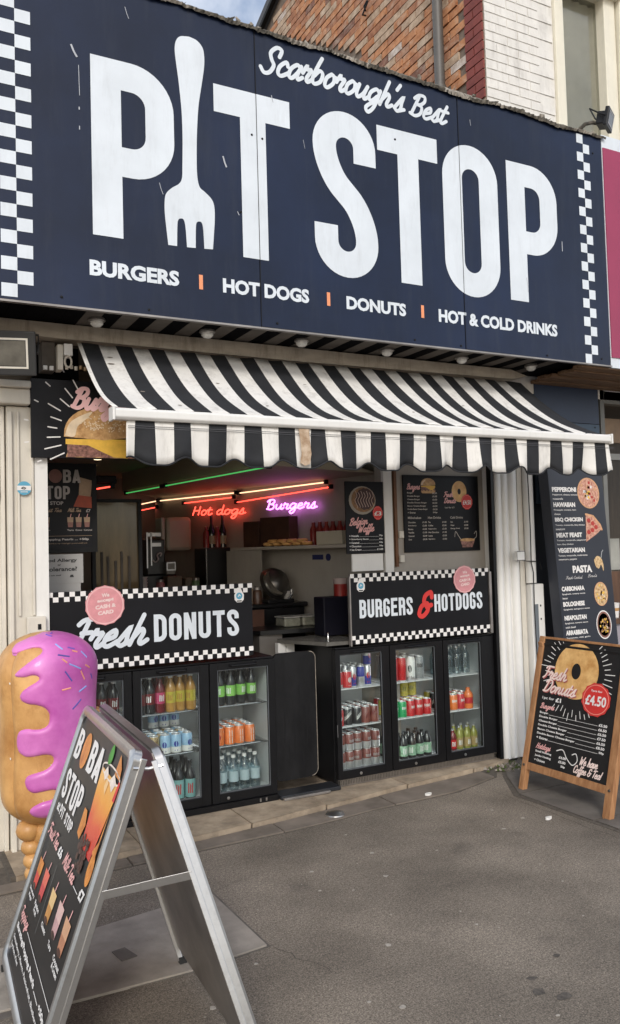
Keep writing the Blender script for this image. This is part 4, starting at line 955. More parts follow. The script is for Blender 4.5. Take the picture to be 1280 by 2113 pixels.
for i, (a, b_) in enumerate((('+ Nutella', '75p'), ('+ Strawberry Sauce', '50p'), ('+ Caramel', '50p'), ('+ Chocolate', '50p'), ('+ Ice Cream', '£1.00'))):
    mb = MB(); z = 1.675 - i * .0235; w_ = len(a) * .0085; text(mb, ws, a, 2.872, z, w_, .013, print_white, bold=.03); text(mb, ws, b_, 3.142 - len(b_) * .010, z, len(b_) * .010, .013, print_white, bold=.03)
    mb.stroke(ws, [(2.876 + w_, z + .001), (3.138 - len(b_) * .010, z + .001)], .0012, .002, print_white)
    mb.build('price_line', t)
mb = MB(); mb.box((2.90, .075, 1.44), (3.15, .09, 1.558), white_paint); tag(mb.build('blank_signboard', org=(3.02, .08, 1.44)), 'plain white panel just below the waffle poster', 'panel')

# wall menu
t = thing('wall_menu', 'large framed black menu with burger and doughnut pictures on the wall above the fridges', 'menu', (3.68, .09, 1.56))
wm = S((0, .092, 0))
mb = MB(); mb.sbox(wm, 3.345, 4.020, 1.556, 2.110, -.006, 0, black_board); mb.build('board', t)
mb = MB(); mb.stroke(wm, [(3.352, 1.563), (4.013, 1.563), (4.013, 2.103), (3.352, 2.103)], .014, .006, print_black, closed=True); mb.build('frame', t)
dimw = mat('menu_print', (.50, .45, .40), .5)
mb = MB(); burger_print(mb, wm, 3.50, 2.02, .13, 14); mb.build('burger_picture', t)
mb = MB(); donut_print(mb, wm, 3.845, 1.995, .068, .078, .015, .022); price_badge(mb, wm, 3.912, 1.918, .052, .056, '£4.50', .0035); mb.build('doughnut_picture', t)
mb = MB(); script(mb, wm, 'Burgers', 3.378, 2.008, .115, .022, print_pink, wt=.28); script(mb, wm, 'Fresh', 3.70, 1.955, .085, .020, print_pink, .004, wt=.28); script(mb, wm, 'Donuts', 3.70, 1.910, .110, .020, print_pink, .004, wt=.28); mb.build('script_lettering', t)
BL = ('Burger', 'Double Burger', 'Cheese Burger', 'Double Cheese Burger', 'Bacon Cheese Burger', 'Double Bacon Cheese Burger', '+ Extras')
for i, a in enumerate(BL):
    mb = MB(); z = 1.975 - i * .0235; text(mb, wm, a, 3.380, z, min(.175, len(a) * .0085), .013, dimw, bold=.03); text(mb, wm, '£6.50' if i < 6 else '50p', 3.600, z, .042, .013, dimw, bold=.03); mb.build('price_line', t)
for c, (x, hd, items) in enumerate(((3.380, 'Milkshakes', ('Chocolate', 'Strawberry', 'Banana', 'Vanilla', 'Caramel', 'Oreo')), (3.555, 'Hot Drinks', ('Tea', 'Coffee', 'Cappuccino', 'Hot Chocolate', 'Latte', 'Espresso')), (3.755, 'Cold Drinks', ('Can', 'Water', 'Energy Drink')))):
    mb = MB(); text(mb, wm, hd, x, 1.795, .115, .017, dimw, bold=.02); mb.build('menu_heading', t)
    for i, a in enumerate(items):
        mb = MB(); z = 1.765 - i * .0245; text(mb, wm, a, x, z, len(a) * .0072, .012, dimw, bold=.03); text(mb, wm, '£%d.00' % (1 + i % 3), x + .125, z, .038, .012, dimw, bold=.03); mb.build('price_line', t)
mb = MB(); text(mb, wm, '1pc for £1', 3.71, 1.868, .085, .015, dimw, bold=.02); mb.build('price_line', t)
mb = MB()
mb.poly(wm, [(3.86, 1.582), (3.95, 1.582), (3.975, 1.635), (3.84, 1.635)], .002, patty); mb.ell(wm, 3.907, 1.637, .068, .012, .0025, bun); mb.stroke(wm, catmull([(3.79, 1.66), (3.80, 1.70), (3.83, 1.66), (3.86, 1.63)]), .004, .002, dimw); mb.stroke(wm, catmull([(3.96, 1.64), (3.99, 1.66), (3.99, 1.70), (3.97, 1.68)]), .004, .002, dimw)
mb.build('cup_picture', t)
t = thing('wall_conduit', 'brown conduit and small cream socket boxes left of the wall menu', 'conduit', (3.29, .08, 1.45))
mb = MB(); mb.box((3.262, .078, 1.46), (3.284, .098, 2.3), mat('brown_conduit', (.16, .07, .03), .6, .2)); mb.build('conduit', t)
for x, z, s_ in ((3.288, 1.49, .05), (3.288, 1.66, .05)):
    mb = MB(); mb.box((x, .062, z), (x + .036, .098, z + s_), cream_paint); mb.build('socket_box', t, bevel=.003)

# pizza and pasta board on the neighbouring shop
t = thing('pizza_menu_board', 'tall dark menu board listing pizzas and pasta, right of the awning', 'menu board', (4.75, -.2, .8))
pz = S((4.546, -.20, .80), (1, 0, 0), (-.076, 0, 1))
pz_m = mat('slate_blue_board', (.022, .026, .038), .4, .15, 2)
mb = MB(); mb.sbox(pz, 0, .560, 0, 1.62, -.10, 0, pz_m); mb.build('board', t, bevel=.002)
y_ = lambda py: (1315 - py) / 340 * 1.252 + .02
def pl(x0, py, t_, w_, h_=.036): text(mb, pz, t_, x0, y_(py), w_, h_, print_white, bold=.055)
def sm_(x0, py, t_, w_): text(mb, pz, t_, x0, y_(py), w_, .014, print_white, bold=.015)
rowsP = (('PEPPERONI', 1001, .245, 'Pepperoni, cheese, tomato', 'mozzarella'), ('HAWAIIAN', 1032, .22, 'Pineapple, tomato, ham', 'cheese'), ('BBQ CHICKEN', 1063, .285, 'Tomato, mozzarella, bbq chicken', 'sweetcorn'), ('MEAT FEAST', 1094, .262, 'Tomato, mozzarella, pepperoni', 'ham, bbq chicken'), ('VEGETARIAN', 1125, .275, 'Tomato, mozzarella, mushrooms', 'sweetcorn, peppers'),
         ('CARBONARA', 1203, .232, 'Spaghetti, creamy sauce', 'bacon'), ('BOLOGNESE', 1234, .218, 'Spaghetti, bolognese sauce', None), ('NEAPOLITAN', 1262, .225, 'Spaghetti, tomato sauce', 'with basil'), ('ARRABBIATA', 1292, .225, 'Tomatoes, chilli, garlic', 'mozzarella'))
for i, (a, py, w_, s1, s2) in enumerate(rowsP):
    mb = MB(); x0 = .025; pl(x0, py, a, w_); sm_(x0, py + 8, s1, min(.30, len(s1) * .0102))
    if s2: sm_(x0, py + 16, s2, len(s2) * .0102)
    mb.build('menu_line', t)
mb = MB(); pl(.155, 1167, 'PASTA', .20, .056); mb.build('menu_heading', t); mb = MB()
script(mb, pz, 'Fresh Cooked', .075, y_(1179), .17, .012, print_white, wt=.14)
script(mb, pz, 'Bowls', .30, y_(1177), .10, .012, print_white, wt=.14)
mb.build('script_lettering', t)
pz_c = mat('pizza_print', (.55, .14, .09), .5, .4, 60, col2=(.80, .50, .36)); crust = mat('crust_print', (.62, .34, .18), .5, .2, 30); pasta = mat('pasta_print', (.55, .28, .08), .5, .4, 70, col2=(.85, .65, .38)); meat = mat('salami_print', (.42, .04, .03), .5, .2, 30)
def food(cu, cv, ru, rv, rim, fill, dots):
    mb = MB(); mb.ell(pz, cu, cv, ru, rv, .0015, rim, 28); mb.ell(pz, cu, cv, ru * .9, rv * .92, .002, fill, 28)
    for i in range(dots):
        a, r = random.uniform(0, 2 * PI), random.uniform(0, .75); mb.ell(pz, cu + ru * r * math.cos(a), cv + rv * r * math.sin(a), ru * .11, rv * .10, .0024 + .0003 * (i % 2), random.choice([meat, crust, cheese, print_white]) if fill is pz_c else random.choice([bun, cheese, patty, bun_hi]), 8, .15)
    mb.build('food_picture', t)
food(.395, y_(1003), .115, .118, crust, pz_c, 26)
mb = MB(); mb.poly(pz, [(.345, y_(1046)), (.42, y_(1050)), (.485, y_(1068)), (.50, y_(1078)), (.43, y_(1090)), (.325, y_(1104))], .0015, pz_c)
mb.stroke(pz, [(.345, y_(1047)), (.42, y_(1051)), (.485, y_(1069)), (.50, y_(1079))], .016, .002, crust, cap=True)
for u_, v_ in ((.37, 1060), (.41, 1066), (.40, 1080), (.36, 1084), (.44, 1074)): mb.ell(pz, u_, y_(v_), .020, .018, .0025, meat, 10)
mb.build('food_picture', t)
mb = MB(); mb.poly(pz, catmull([(.385, y_(1142)), (.42, y_(1134)), (.46, y_(1138)), (.48, y_(1152)), (.475, y_(1166)), (.455, y_(1152)), (.43, y_(1160)), (.40, y_(1156)), (.385, y_(1142))], 4)[:-1], .0015, pasta); mb.stroke(pz, [(.462, y_(1138)), (.475, y_(1126)), (.49, y_(1122))], .008, .002, alu); mb.build('food_picture', t)
food(.425, y_(1213), .072, .092, crust, pasta, 30); food(.425, y_(1277), .080, .110, print_white, patty, 6); food(.425, y_(1277), .068, .094, patty, pasta, 34)

# neighbouring shop on the right
maroon = mat('maroon_sign', (.30, .03, .085), .4, .08, 3)
t = thing('neighbour_sign', 'maroon shop sign with white border at the right edge', 'sign', (5.5, -.6, 2.9))
mb = MB(); mb.box((4.716, -.598, 2.845), (6.8, -.54, 4.56), white_vinyl); mb.build('border', t)
mb = MB(); mb.box((4.722, -.606, 2.918), (6.7, -.5985, 4.462), maroon); mb.build('face', t)
wood = mat('rough_timber', (.17, .085, .04), .8, .35, 4, stretch=(1.2, 12, 12), bump=.5, bscale=12, col2=(.32, .20, .12))
t = thing('timber_soffit', 'rough brown timber boards under the neighbouring shop sign', 'soffit', (5.3, -.3, 2.83))
for i in range(6):
    mb = MB(); z = 2.835 - .012 * (i % 2); mb.box((4.45 + .02 * (i % 3), -.575 + i * .095, z), (6.7, -.575 + (i + 1) * .095 - .006, z + .025), wood); mb.build('board', t, bevel=.003)
t = thing('blue_cladding', 'plain dark blue panels with white lettering half hidden behind the awning end', 'panel', (4.9, .0, 2.1))
bp2 = S((0, -.004, 0)); mb = MB(); mb.sbox(bp2, 4.53, 5.215, 2.545, 2.84, -.03, 0, navy_flat); mb.build('upper_panel', t)
mb = MB(); mb.sbox(bp2, 4.53, 5.215, 1.9, 2.540, -.03, .0, mat('slate_blue_panel', (.05, .085, .135), .45, .1, 3)); mb.build('lower_panel', t)
mb = MB(); text(mb, bp2, 'HUB', 4.98, 2.385, .16, .085, print_white, bold=.06); mb.ell(bp2, 5.165, 2.515, .008, .008, .002, print_black, 8); mb.build('lettering', t)
grey_frame = mat('grey_shop_frame', (.16, .16, .15), .45, .1, 5)
brown_w = mat('brown_counter_wood', (.11, .055, .03), .5, .3, 3, stretch=(8, 8, .7))
t = thing('neighbour_shopfront', 'dark neighbouring shop interior with grey frame at the right edge', 'shopfront', (5.6, 0, 0))
mb = MB(); mb.box((5.24, .0, .0), (5.285, .08, 2.83), grey_frame); mb.box((5.286, .0, 2.72), (6.8, .08, 2.82), grey_frame); mb.box((5.286, .0, 2.26), (6.8, .06, 2.31), grey_frame); mb.build('frame', t)
mb = MB(); mb.box((4.53, .1, .0), (5.238, .16, 2.83), pz_m); mb.box((4.20, .125, 0), (4.529, .2, 2.84), cream_paint); mb.build('side_wall', t)
mb = MB(); mb.box((5.2, 1.6, .0), (8, 1.7, 2.8), inner_dark); mb.box((4.3, .21, 2.85), (8, 1.7, 2.9), inner_dark); mb.build('inner_wall', t)
mb = MB(); mb.box((5.29, .05, .0), (7, .4, .92), mat('pale_counter', (.33, .31, .34), .5, .1)); mb.build('counter_front', t)
mb = MB(); mb.box((5.29, .02, .925), (7, .45, .965), brown_w); mb.build('counter_top', t)
mb = MB(); mb.box((5.4, .6, 1.0), (7, .64, 1.32), brown_w); mb.build('back_board', t)
mb = MB(); mb.box((5.29, .30, 2.45), (6.6, .34, 2.66), mat('tan_board', (.30, .20, .12), .5, .2)); mb.build('upper_board', t)
mb = MB(); mb.box((5.95, .90, 1.32), (6.4, .95, 1.62), mat('pale_door', (.40, .40, .36), .5)); mb.build('pale_door', t)
mb = MB(); mb.stroke(S((0, .5, 0)), [(5.55, 1.75), (5.72, 1.75), (5.72, 1.98), (5.55, 1.98)], .012, 0, grey_frame, closed=True); mb.build('display_frame', t)
t = thing('paper_cup', 'white paper cup with a tan print on the neighbouring counter', 'cup', (5.43, .12, .965))
mb = MB(); mb.lathe([(.0005, 0, 0), (.032, 0, 0), (.042, .11, 1), (.044, .12, 1), (.04, .115, 1)], (5.43, .12, .966), [print_white, print_white], 16); mb.build('cup', t, smooth=True)
mb = MB(); mb.lathe([(.0345, .03, 0), (.0395, .08, 0)], (5.43, .12, .966), [bun], 16); mb.build('print_band', t, smooth=True)

# ------------------------------------------------------------ inside the shop
neon_red = mat('neon_red', (1.0, .08, .05), .5, .0, emit=1.9); neon_violet = mat('neon_violet', (.85, .25, 1.0), .5, .0, emit=2.2)
neon_green = mat('neon_green', (.08, .55, .13), .5, .0, emit=.55); neon_cream = mat('neon_cream', (1.0, .62, .36), .5, .0, emit=1.3)
black_fit = print_black
def led(lab, pts, m_, r_=.005):
    t = thing('neon_tube', lab, 'neon light', pts[0], 'coloured neon tubes in the shop')
    mb = MB(); mb.tube(pts, r_, m_, 8); mb.build('tube', t)
    for q in (pts[0], pts[-1]):
        mb = MB(); q = Vector(q); mb.box(q - Vector((.014, .014, .014)), q + Vector((.014, .014, .02)), black_fit); mb.build('end_fitting', t)
def wl_(s_, d_=.02): q = OA + od * s_ + on * d_; return (q.x, q.y)
def wpt(s_, z, d_=.03): x, y = wl_(s_, d_); return (x, y, z)
LW = (OB - OA).length
led('upper cream neon tube along the slanting wall', [wpt(.12, 2.10), wpt(1.25, 2.10)], neon_cream)
led('second cream neon tube along the slanting wall, nearer the street', [wpt(1.29, 2.094), wpt(2.32, 2.108)], neon_cream)
led('lower red neon tube at the back of the slanting wall', [wpt(.50, 2.054), wpt(1.22, 2.064)], neon_red)
led('red neon tube rising towards the street on the slanting wall', [wpt(1.25, 2.017), wpt(2.37, 2.068)], neon_red)
led('green neon tube under the ceiling at the far left', [(2.03, 2.56, 2.15), (2.12, 1.80, 2.15)], neon_green)
led('long green neon tube under the ceiling at the centre', [(2.125, 1.72, 2.15), (2.315, .12, 2.15)], neon_green)
led('short cream neon tube on the back wall', [(2.16, 3.12, 2.05), (2.43, 2.90, 2.105)], neon_cream)
led('short red neon tube on the back wall', [(2.16, 3.12, 1.99), (2.42, 2.90, 2.045)], neon_red)
led('short red neon tube by the black camera at the left', [(1.30, .70, 2.035), (1.42, .68, 2.055)], neon_red)
mb = MB(); mb.box((1.32, .70, 2.075), (1.46, .78, 2.13), print_black); tag(mb.build('wall_speaker', org=(1.3, .75, 2.03), bevel=.01), 'small black speaker above the short red neon at the left', 'speaker')
# ceiling beam that carries the tubes
mb = MB(); mb.add([(2.02, 2.65, 2.175), (2.315, .23, 2.175), (3.26, .23, 2.13), (2.44, 2.88, 2.13), (2.02, 2.65, 2.34), (2.315, .23, 2.34)], [(0, 1, 2, 3), (0, 4, 5, 1), (0, 3, 4), (1, 5, 2)], ceil_m)
mb.build('sloping_ceiling', shop)
def neon_text(lab, words, s0, z0, w_, xh, m_, shear=.12):
    t = thing('neon_sign', lab, 'neon sign', wpt(s0, z0), 'neon words on the slanting wall')
    paths, tot = script_paths(words, shear, 4); kx = w_ / tot
    for p in paths:
        if len(p) < 2: continue
        q = [wpt(s0 + a * kx, z0 + b * xh - a * kx * .03, .045) for a, b in p]
        mb = MB(); mb.tube(q, .0062, m_, 6); mb.build('neon_letter', t)
    mb = MB()
    for s_ in (s0 + .05, s0 + w_ - .05): mb.tube([wpt(s_, z0 + xh * .4, 0), wpt(s_, z0 + xh * .4, .04)], .004, steel, 6)
    mb.build('stand_off', t)
neon_text('glowing red neon words Hot dogs on the slanting wall', 'Hot dogs', .645, 1.936, .73, .043, neon_red)
neon_text('glowing violet neon word Burgers on the slanting wall', 'Burgers', 1.65, 1.934, .57, .043, neon_violet)

# shelf with boxes, doughnuts and bottles along the slanting wall
shelf_m = mat('shelf_edge', (.42, .38, .33), .4, .06)
t = thing('wall_shelf', 'long pale shelf along the slanting inner wall with food on it', 'shelf', wpt(1.2, 1.6))
def wall_poly(mb, s0, s1, d0, d1, z0, z1, mt):
    P = [wpt(s0, z0, d0), wpt(s1, z0, d0), wpt(s1, z0, d1), wpt(s0, z0, d1), wpt(s0, z1, d0), wpt(s1, z1, d0), wpt(s1, z1, d1), wpt(s0, z1, d1)]
    mb.add(P, [(0, 1, 2, 3), (7, 6, 5, 4), (4, 5, 1, 0), (5, 6, 2, 1), (6, 7, 3, 2), (7, 4, 0, 3)], mt)
mb = MB(); wall_poly(mb, 1.36, 2.72, .002, .20, 1.605, 1.63, shelf_m); mb.build('board', t, bevel=.003, weld=True)
mb = MB(); wall_poly(mb, 1.30, 1.72, .17, .19, 1.15, 1.603, inner_wall); mb.build('side_panel', t)
steel_dark = mat('dark_steel', (.12, .11, .10), .3, .2, metal=.8)
carton_d = mat('brown_carton', (.06, .025, .015), .7, .3)
def wall_box(nm, lab, cat, s0, s1, d0, d1, z0, z1, mt, grp=None):
    mb = MB(); wall_poly(mb, s0, s1, d0, d1, z0, z1, mt); return tag(mb.build(nm, org=wpt(s0, z0, d0), bevel=.004, weld=True), lab, cat, grp)
wall_box('carton', 'dark brown cardboard box leaning on the shelf below the violet neon', 'box', 1.66, 2.00, .03, .13, 1.631, 1.865, carton_d)
wall_box('carton', 'low dark brown box at the left end of the shelf', 'box', 1.45, 1.64, .03, .13, 1.631, 1.84, carton_d)
wall_box('food_tray', 'pale plastic tray at the right end of the shelf', 'tray', 2.36, 2.62, .10, .195, 1.631, 1.73, mat('tray_plastic', (.50, .45, .36), .4, .05))
t = thing('doughnut_pile', 'pile of golden doughnuts on the shelf', 'doughnuts', wpt(2.1, 1.631)); 
for i in range(9):
    s_ = 1.78 + .055 * i; c = Vector(wpt(s_, 1.648 + .022 * (i % 2), .15)); mb = MB()
    ring = [(c.x + .030 * math.cos(2 * PI * k / 12), c.y + .030 * math.sin(2 * PI * k / 12), c.z) for k in range(13)]
    mb.tube(ring, .015, dough, 8, cap=False); mb.build('doughnut', t, smooth=True)
def bottle_mesh(name, prof, mats, n=12): mb = MB(); mb.lathe(prof, (0, 0, 0), mats, n); o = mb.build(name, smooth=True); me = o.data; bpy.data.objects.remove(o); return me
sauce = mat('sauce_red', (.22, .02, .015), .35, .2); dark_glass_b = mat('dark_bottle', (.012, .010, .010), .15, .3, coat=.4); cap_w = mat('bottle_cap', (.55, .52, .48), .4)
lab_tan = mat('tan_label', (.30, .22, .14), .5, .1)
m_sauce = bottle_mesh('sauce_bottle', [(.0005, 0, 0), (.028, 0, 0), (.028, .12, 1), (.014, .15, 1), (.014, .175, 2), (.0005, .18, 2)], [sauce, sauce, cap_w])
m_syrup = bottle_mesh('syrup_bottle', [(.0005, 0, 0), (.032, 0, 0), (.032, .03, 1), (.0325, .10, 0), (.032, .14, 0), (.012, .20, 0), (.012, .27, 2), (.0005, .275, 2)], [dark_glass_b, lab_tan, sauce])
def place(me, nm, lab, cat, loc, grp, rz=0, sc=1):
    o = bpy.data.objects.new(nm, me); COL.objects.link(o); o.location = loc; o.rotation_euler = (0, 0, rz); o.scale = (sc, sc, sc); return tag(o, lab, cat, grp)
for i in range(6): place(m_sauce, 'sauce_bottle', '%s red sauce bottle from the left in the row on the shelf' % ('first', 'second', 'third', 'fourth', 'fifth', 'sixth')[i], 'bottle', wpt(2.20 + .07 * i, 1.631, .06), 'sauce bottles in a row on the shelf')
# dark machines at the back, counters
black_m = mat('appliance_black', (.010, .010, .011), .3, .2, 8)
t = thing('tall_fridge', 'tall black appliance at the back with bottles on its top', 'appliance', (2.6, 1.9, .03))
mb = MB(); mb.box((2.47, 1.75, .03), (2.70, 2.02, 1.637), black_m); mb.build('body', t, bevel=.01)
mb = MB(); mb.box((2.472, 1.738, .1), (2.480, 1.749, 1.63), steel); mb.build('trim', t)
for i, (x, me) in enumerate(((2.50, m_sauce), (2.55, m_syrup), (2.60, m_sauce), (2.65, m_syrup))):
    place(me, 'syrup_bottle' if me is m_syrup else 'sauce_bottle', ('left' if i < 2 else 'right') + (' tall dark syrup bottle on the black appliance' if me is m_syrup else ' squat sauce bottle on the black appliance'), 'bottle', (x, 1.80, 1.638), 'bottles on the tall black appliance')
t = thing('towel_dispenser', 'cream paper towel dispenser on the inner wall at the back', 'dispenser', (2.4, 2.3, 1.6))
mb = MB(); mb.box((2.285, 2.20, 1.62), (2.52, 2.42, 1.915), mat('dispenser_cream', (.46, .42, .35), .4, .05)); mb.build('case', t, bevel=.03)
mb = MB(); mb.box((2.245, 2.22, 1.60), (2.28, 2.40, 1.915), mat('dispenser_side', (.52, .54, .50), .4, .06)); mb.build('cover', t, bevel=.012)
t = thing('coffee_machine', 'black and steel coffee machine at the back left', 'coffee machine', (1.6, 2.2, 1.0))
mb = MB(); mb.box((2.00, 2.0, 1.20), (2.30, 2.4, 1.42), black_m); mb.build('body', t, bevel=.01)
mb = MB(); mb.box((2.04, 1.99, 1.42), (2.20, 2.3, 1.72), black_m); mb.build('hopper', t, bevel=.01)
for a, b_ in (((2.035, 1.97, 1.48), (2.045, 1.985, 1.78)), ((2.07, 1.97, 1.5), (2.08, 1.985, 1.78)), ((2.046, 1.97, 1.745), (2.16, 1.985, 1.775)), ((2.081, 1.97, 1.66), (2.16, 1.985, 1.69))):
    mb = MB(); mb.box(a, b_, alu); mb.build('steel_bar', t)
mb = MB(); script(mb, S((0, 1.97, 0)), 'S', 2.09, 1.53, .06, .04, gr_dark[2], wt=.3); mb.build('emblem', t)
t = thing('grinder', 'small steel faced grinder on the back counter', 'grinder', (1.78, 2.2, 1.3))
mb = MB(); mb.box((2.18, 1.9, 1.42), (2.26, 2.0, 1.53), steel_dark); mb.build('body', t, bevel=.006)
mb = MB(); mb.stroke(S((0, 1.895, 0)), [(2.185, 1.46), (2.255, 1.46), (2.255, 1.52), (2.185, 1.52)], .010, 0, alu, closed=True); mb.build('face_ring', t)
for x, z, lab in ((2.16, 1.40, 'first dim paper packet on the back counter'), (2.32, 1.38, 'second dim paper packet on the back counter, beside the tall appliance')):
    mb = MB(); mb.box((x, 1.82, 1.262), (x + .13, 1.96, z + .01), mat('dim_packet', (.13, .10, .07), .7, .3)); tag(mb.build('packet', org=(x, 1.82, 1.262), bevel=.015), lab, 'packet', 'packets on the back counter')
mb = MB(); mb.box((1.7, 1.75, .03), (2.46, 2.6, 1.195), black_m); mb.box((1.68, 1.73, 1.20), (2.463, 2.62, 1.26), black_m); tag(mb.build('back_counter', org=(1.7, 2.3, .03), bevel=.006), 'black counter unit along the back wall', 'counter')
# front work counter seen through the gap
t = thing('work_counter', 'black stepped work counter seen between the two signs', 'counter', (2.6, .8, .03))
mb = MB(); mb.box((2.54, .95, .03), (2.98, 1.30, 1.16), black_m); mb.build('rear_unit', t, bevel=.008)
mb = MB(); mb.box((2.52, .93, 1.162), (3.0, 1.30, 1.195), black_m); mb.build('rear_top', t, bevel=.01)
mb = MB(); pts = [(2.36, .66), (2.42, .56), (2.7, .52), (3.05, .50), (3.02, .92), (2.46, .92), (2.37, .80)]; mb.poly(W0, pts, 1.035, black_m, .03); mb.build('middle_top', t, bevel=.004)
mb = MB(); mb.box((2.42, .58, .03), (2.60, .90, 1.003), mat('grey_unit', (.22, .20, .18), .5, .1)); mb.build('middle_unit', t, bevel=.004)
mb = MB(); mb.box((2.46, .86, 1.037), (2.59, .875, 1.16), mat('brown_panel', (.11, .045, .025), .6, .2)); mb.build('brown_panel', t)
worktop = mat('grey_worktop', (.11, .105, .095), .25, .15, 20)
mb = MB(); pts = [(2.49, .44), (2.62, .14), (2.66, .03), (2.80, .0), (2.90, .02), (2.90, .48)]; mb.poly(W0, pts, .985, worktop, .025); mb.build('front_top', t, bevel=.004)
mb = MB(); mb.box((2.488, .42, .03), (2.548, .47, .955), white_paint); mb.box((2.552, .42, .03), (2.615, .47, .955), white_paint); mb.build('white_cupboard', t, bevel=.003)
for i, lab in enumerate(('left clear plastic food tub on the counter shelf', 'right clear plastic food tub on the counter shelf')):
    t = thing('plastic_tub', lab, 'tub', (2.74 + .15 * i, .72, 1.037), 'clear tubs on the counter')
    x = 2.66 + .15 * i; mb = MB(); mb.box((x, .66, 1.037), (x + .135, .82, 1.10), mat('tub_plastic', (.30, .30, .24), .25, .3, 25)); mb.build('tub', t, bevel=.012)
    mb = MB(); mb.box((x - .005, .655, 1.101), (x + .140, .825, 1.11), mat('tub_lid', (.5, .5, .46), .3)); mb.build('lid', t, bevel=.003)
t = thing('pancake_dome', 'round steel and black griddle dome standing on the counter', 'griddle', (2.75, 1.0, 1.195))
mb = MB(); mb.lathe([(.001, .10, 0), (.07, .085, 0), (.115, .04, 0), (.13, .0, 0), (.132, -.02, 0)], (2.77, 1.04, 1.345), [steel_dark], 24, Matrix.Rotation(math.radians(62), 3, Vector((1, .35, 0)))); mb.build('dome', t, smooth=True)
mb = MB(); mb.lathe([(.001, .02, 0), (.10, .015, 0), (.105, .0, 0), (.10, -.01, 0), (.001, -.012, 0)], (2.735, .985, 1.345), [mat('hammered_steel', (.45, .42, .36), .28, .2, 30, metal=.9)], 24, Matrix.Rotation(math.radians(62), 3, Vector((1, .5, 0)))); mb.build('plate', t, smooth=True)
mb = MB(); mb.box((2.67, .95, 1.196), (2.89, 1.15, 1.222), black_m); mb.tube([(2.85, .97, 1.22), (2.87, .95, 1.26), (2.87, .95, 1.30)], .012, steel, 8); mb.build('base', t, bevel=.004)
t = thing('red_jar', 'clear jar of red sachets behind the BURGERS & HOTDOGS sign', 'jar', (2.72, .40, 1.22))
mb = MB(); mb.lathe([(.0005, 0, 0), (.05, 0, 0), (.05, .085, 1), (.055, .125, 1), (.052, .125, 1)], (2.965, .36, 1.262), [sauce, mat('clear_rim', (.35, .28, .26), .2)], 16); mb.build('jar', t, smooth=True)
mb = MB(); mb.box((2.79, .30, .99), (3.04, .45, 1.26), mat('indigo_box', (.006, .006, .012), .5, .2, spec=.2)); tag(mb.build('dark_box', org=(2.74, .37, .98), bevel=.008), 'dark indigo box on the counter under the red jar', 'box')
mb = MB(); mb.lathe([(.008, 0, 0), (.008, .02, 0), (.004, .025, 0), (.004, .045, 0), (.0005, .047, 0)], (2.73, .14, .986), [steel], 10); tag(mb.build('counter_stud', org=(2.73, .14, .986), smooth=True), 'tiny bright steel stud on the front worktop', 'stud')
for s_, w_, lab in ((2.125, .115, 'small blue rectangular sign on the inner wall under the shelf'), (2.27, .05, 'small round blue sign on the inner wall under the shelf')):
    mb = MB(); bl = mat('notice_blue', (.02, .025, .10), .5)
    if w_ > .06: wall_poly(mb, s_, s_ + w_, .001, .006, 1.518, 1.556, bl)
    else:
        nS = S(wpt(s_ + .025, 1.535, .004), tuple(od), (0, 0, 1)); mb.ell(nS, 0, 0, .026, .028, .001, bl, 16, thick=.004)
        mb2 = mb
    tag(mb.build('blue_notice', org=wpt(s_, 1.495, 0)), lab, 'notice')
for i, (x, y) in enumerate(((1.55, 1.6), (1.72, 1.1), (1.62, 2.1), (1.9, .9))):
    mb = MB(); mb.lathe([(.03, 0, 0), (.0005, -.004, 0)], (x, y, 2.338), [mat('downlight', (1, .78, .5), .4, 0, emit=2.0)], 14)
    tag(mb.build('downlight', org=(x, y, 2.338)), ['faint ceiling downlight above the middle of the shop', 'faint ceiling downlight near the front left', 'faint ceiling downlight at the back left', 'faint ceiling downlight closest to the street'][i], 'downlight', 'small ceiling downlights')

# clutter on the back counters
def lathe_thing(nm, lab, cat, prof, loc, mats, grp=None, n=14):
    mb = MB(); mb.lathe(prof, loc, mats, n); return tag(mb.build(nm, org=loc, smooth=True), lab, cat, grp)
cupw = mat('cup_stack_white', (.50, .48, .45), .6, .05)
for i, (x, y, z, k) in enumerate(((2.50, 1.42, 1.262 - .06, 5), (1.95, 1.80, 1.262, 7), (2.86, 1.00, 1.196, 4))):
    pr = [(.0005, 0, 0)]
    for j in range(k): pr += [(.030, j * .022, 0), (.036, j * .022 + .018, 0), (.037, j * .022 + .021, 0)]
    lathe_thing('cup_stack', ('short stack of paper cups beside the slanting wall', 'tall stack of paper cups on the back counter', 'low stack of paper cups beside the griddle dome')[i], 'cups', pr, (x, y, z), [cupw], 'paper cup stacks')
jar_m = [mat('jar_' + n_, c, .3, .3, 60) for n_, c in (('brown', (.10, .05, .03)), ('tan', (.30, .20, .11)), ('pink', (.36, .14, .14)), ('green', (.10, .16, .08)))]
steel_lid = alu_dull
for i, (x, y, z) in enumerate(((1.80, 1.78, 1.262), (1.88, 1.78, 1.262), (2.08, 1.76, 1.262), (2.40, 1.80, 1.262), (2.60, 1.0, 1.196), (2.66, 1.22, 1.196))):
    lathe_thing('ingredient_jar', ('brown', 'tan', 'pink', 'green', 'second brown', 'second tan')[i] + ' jar of topping with a dull metal lid among the counter clutter', 'jar', [(.0005, 0, 0), (.035, 0, 0), (.036, .09, 0), (.028, .105, 1), (.030, .106, 1), (.030, .125, 1), (.0005, .126, 1)], (x, y, z), [jar_m[i % 4], steel_lid], 'topping jars on the counters')
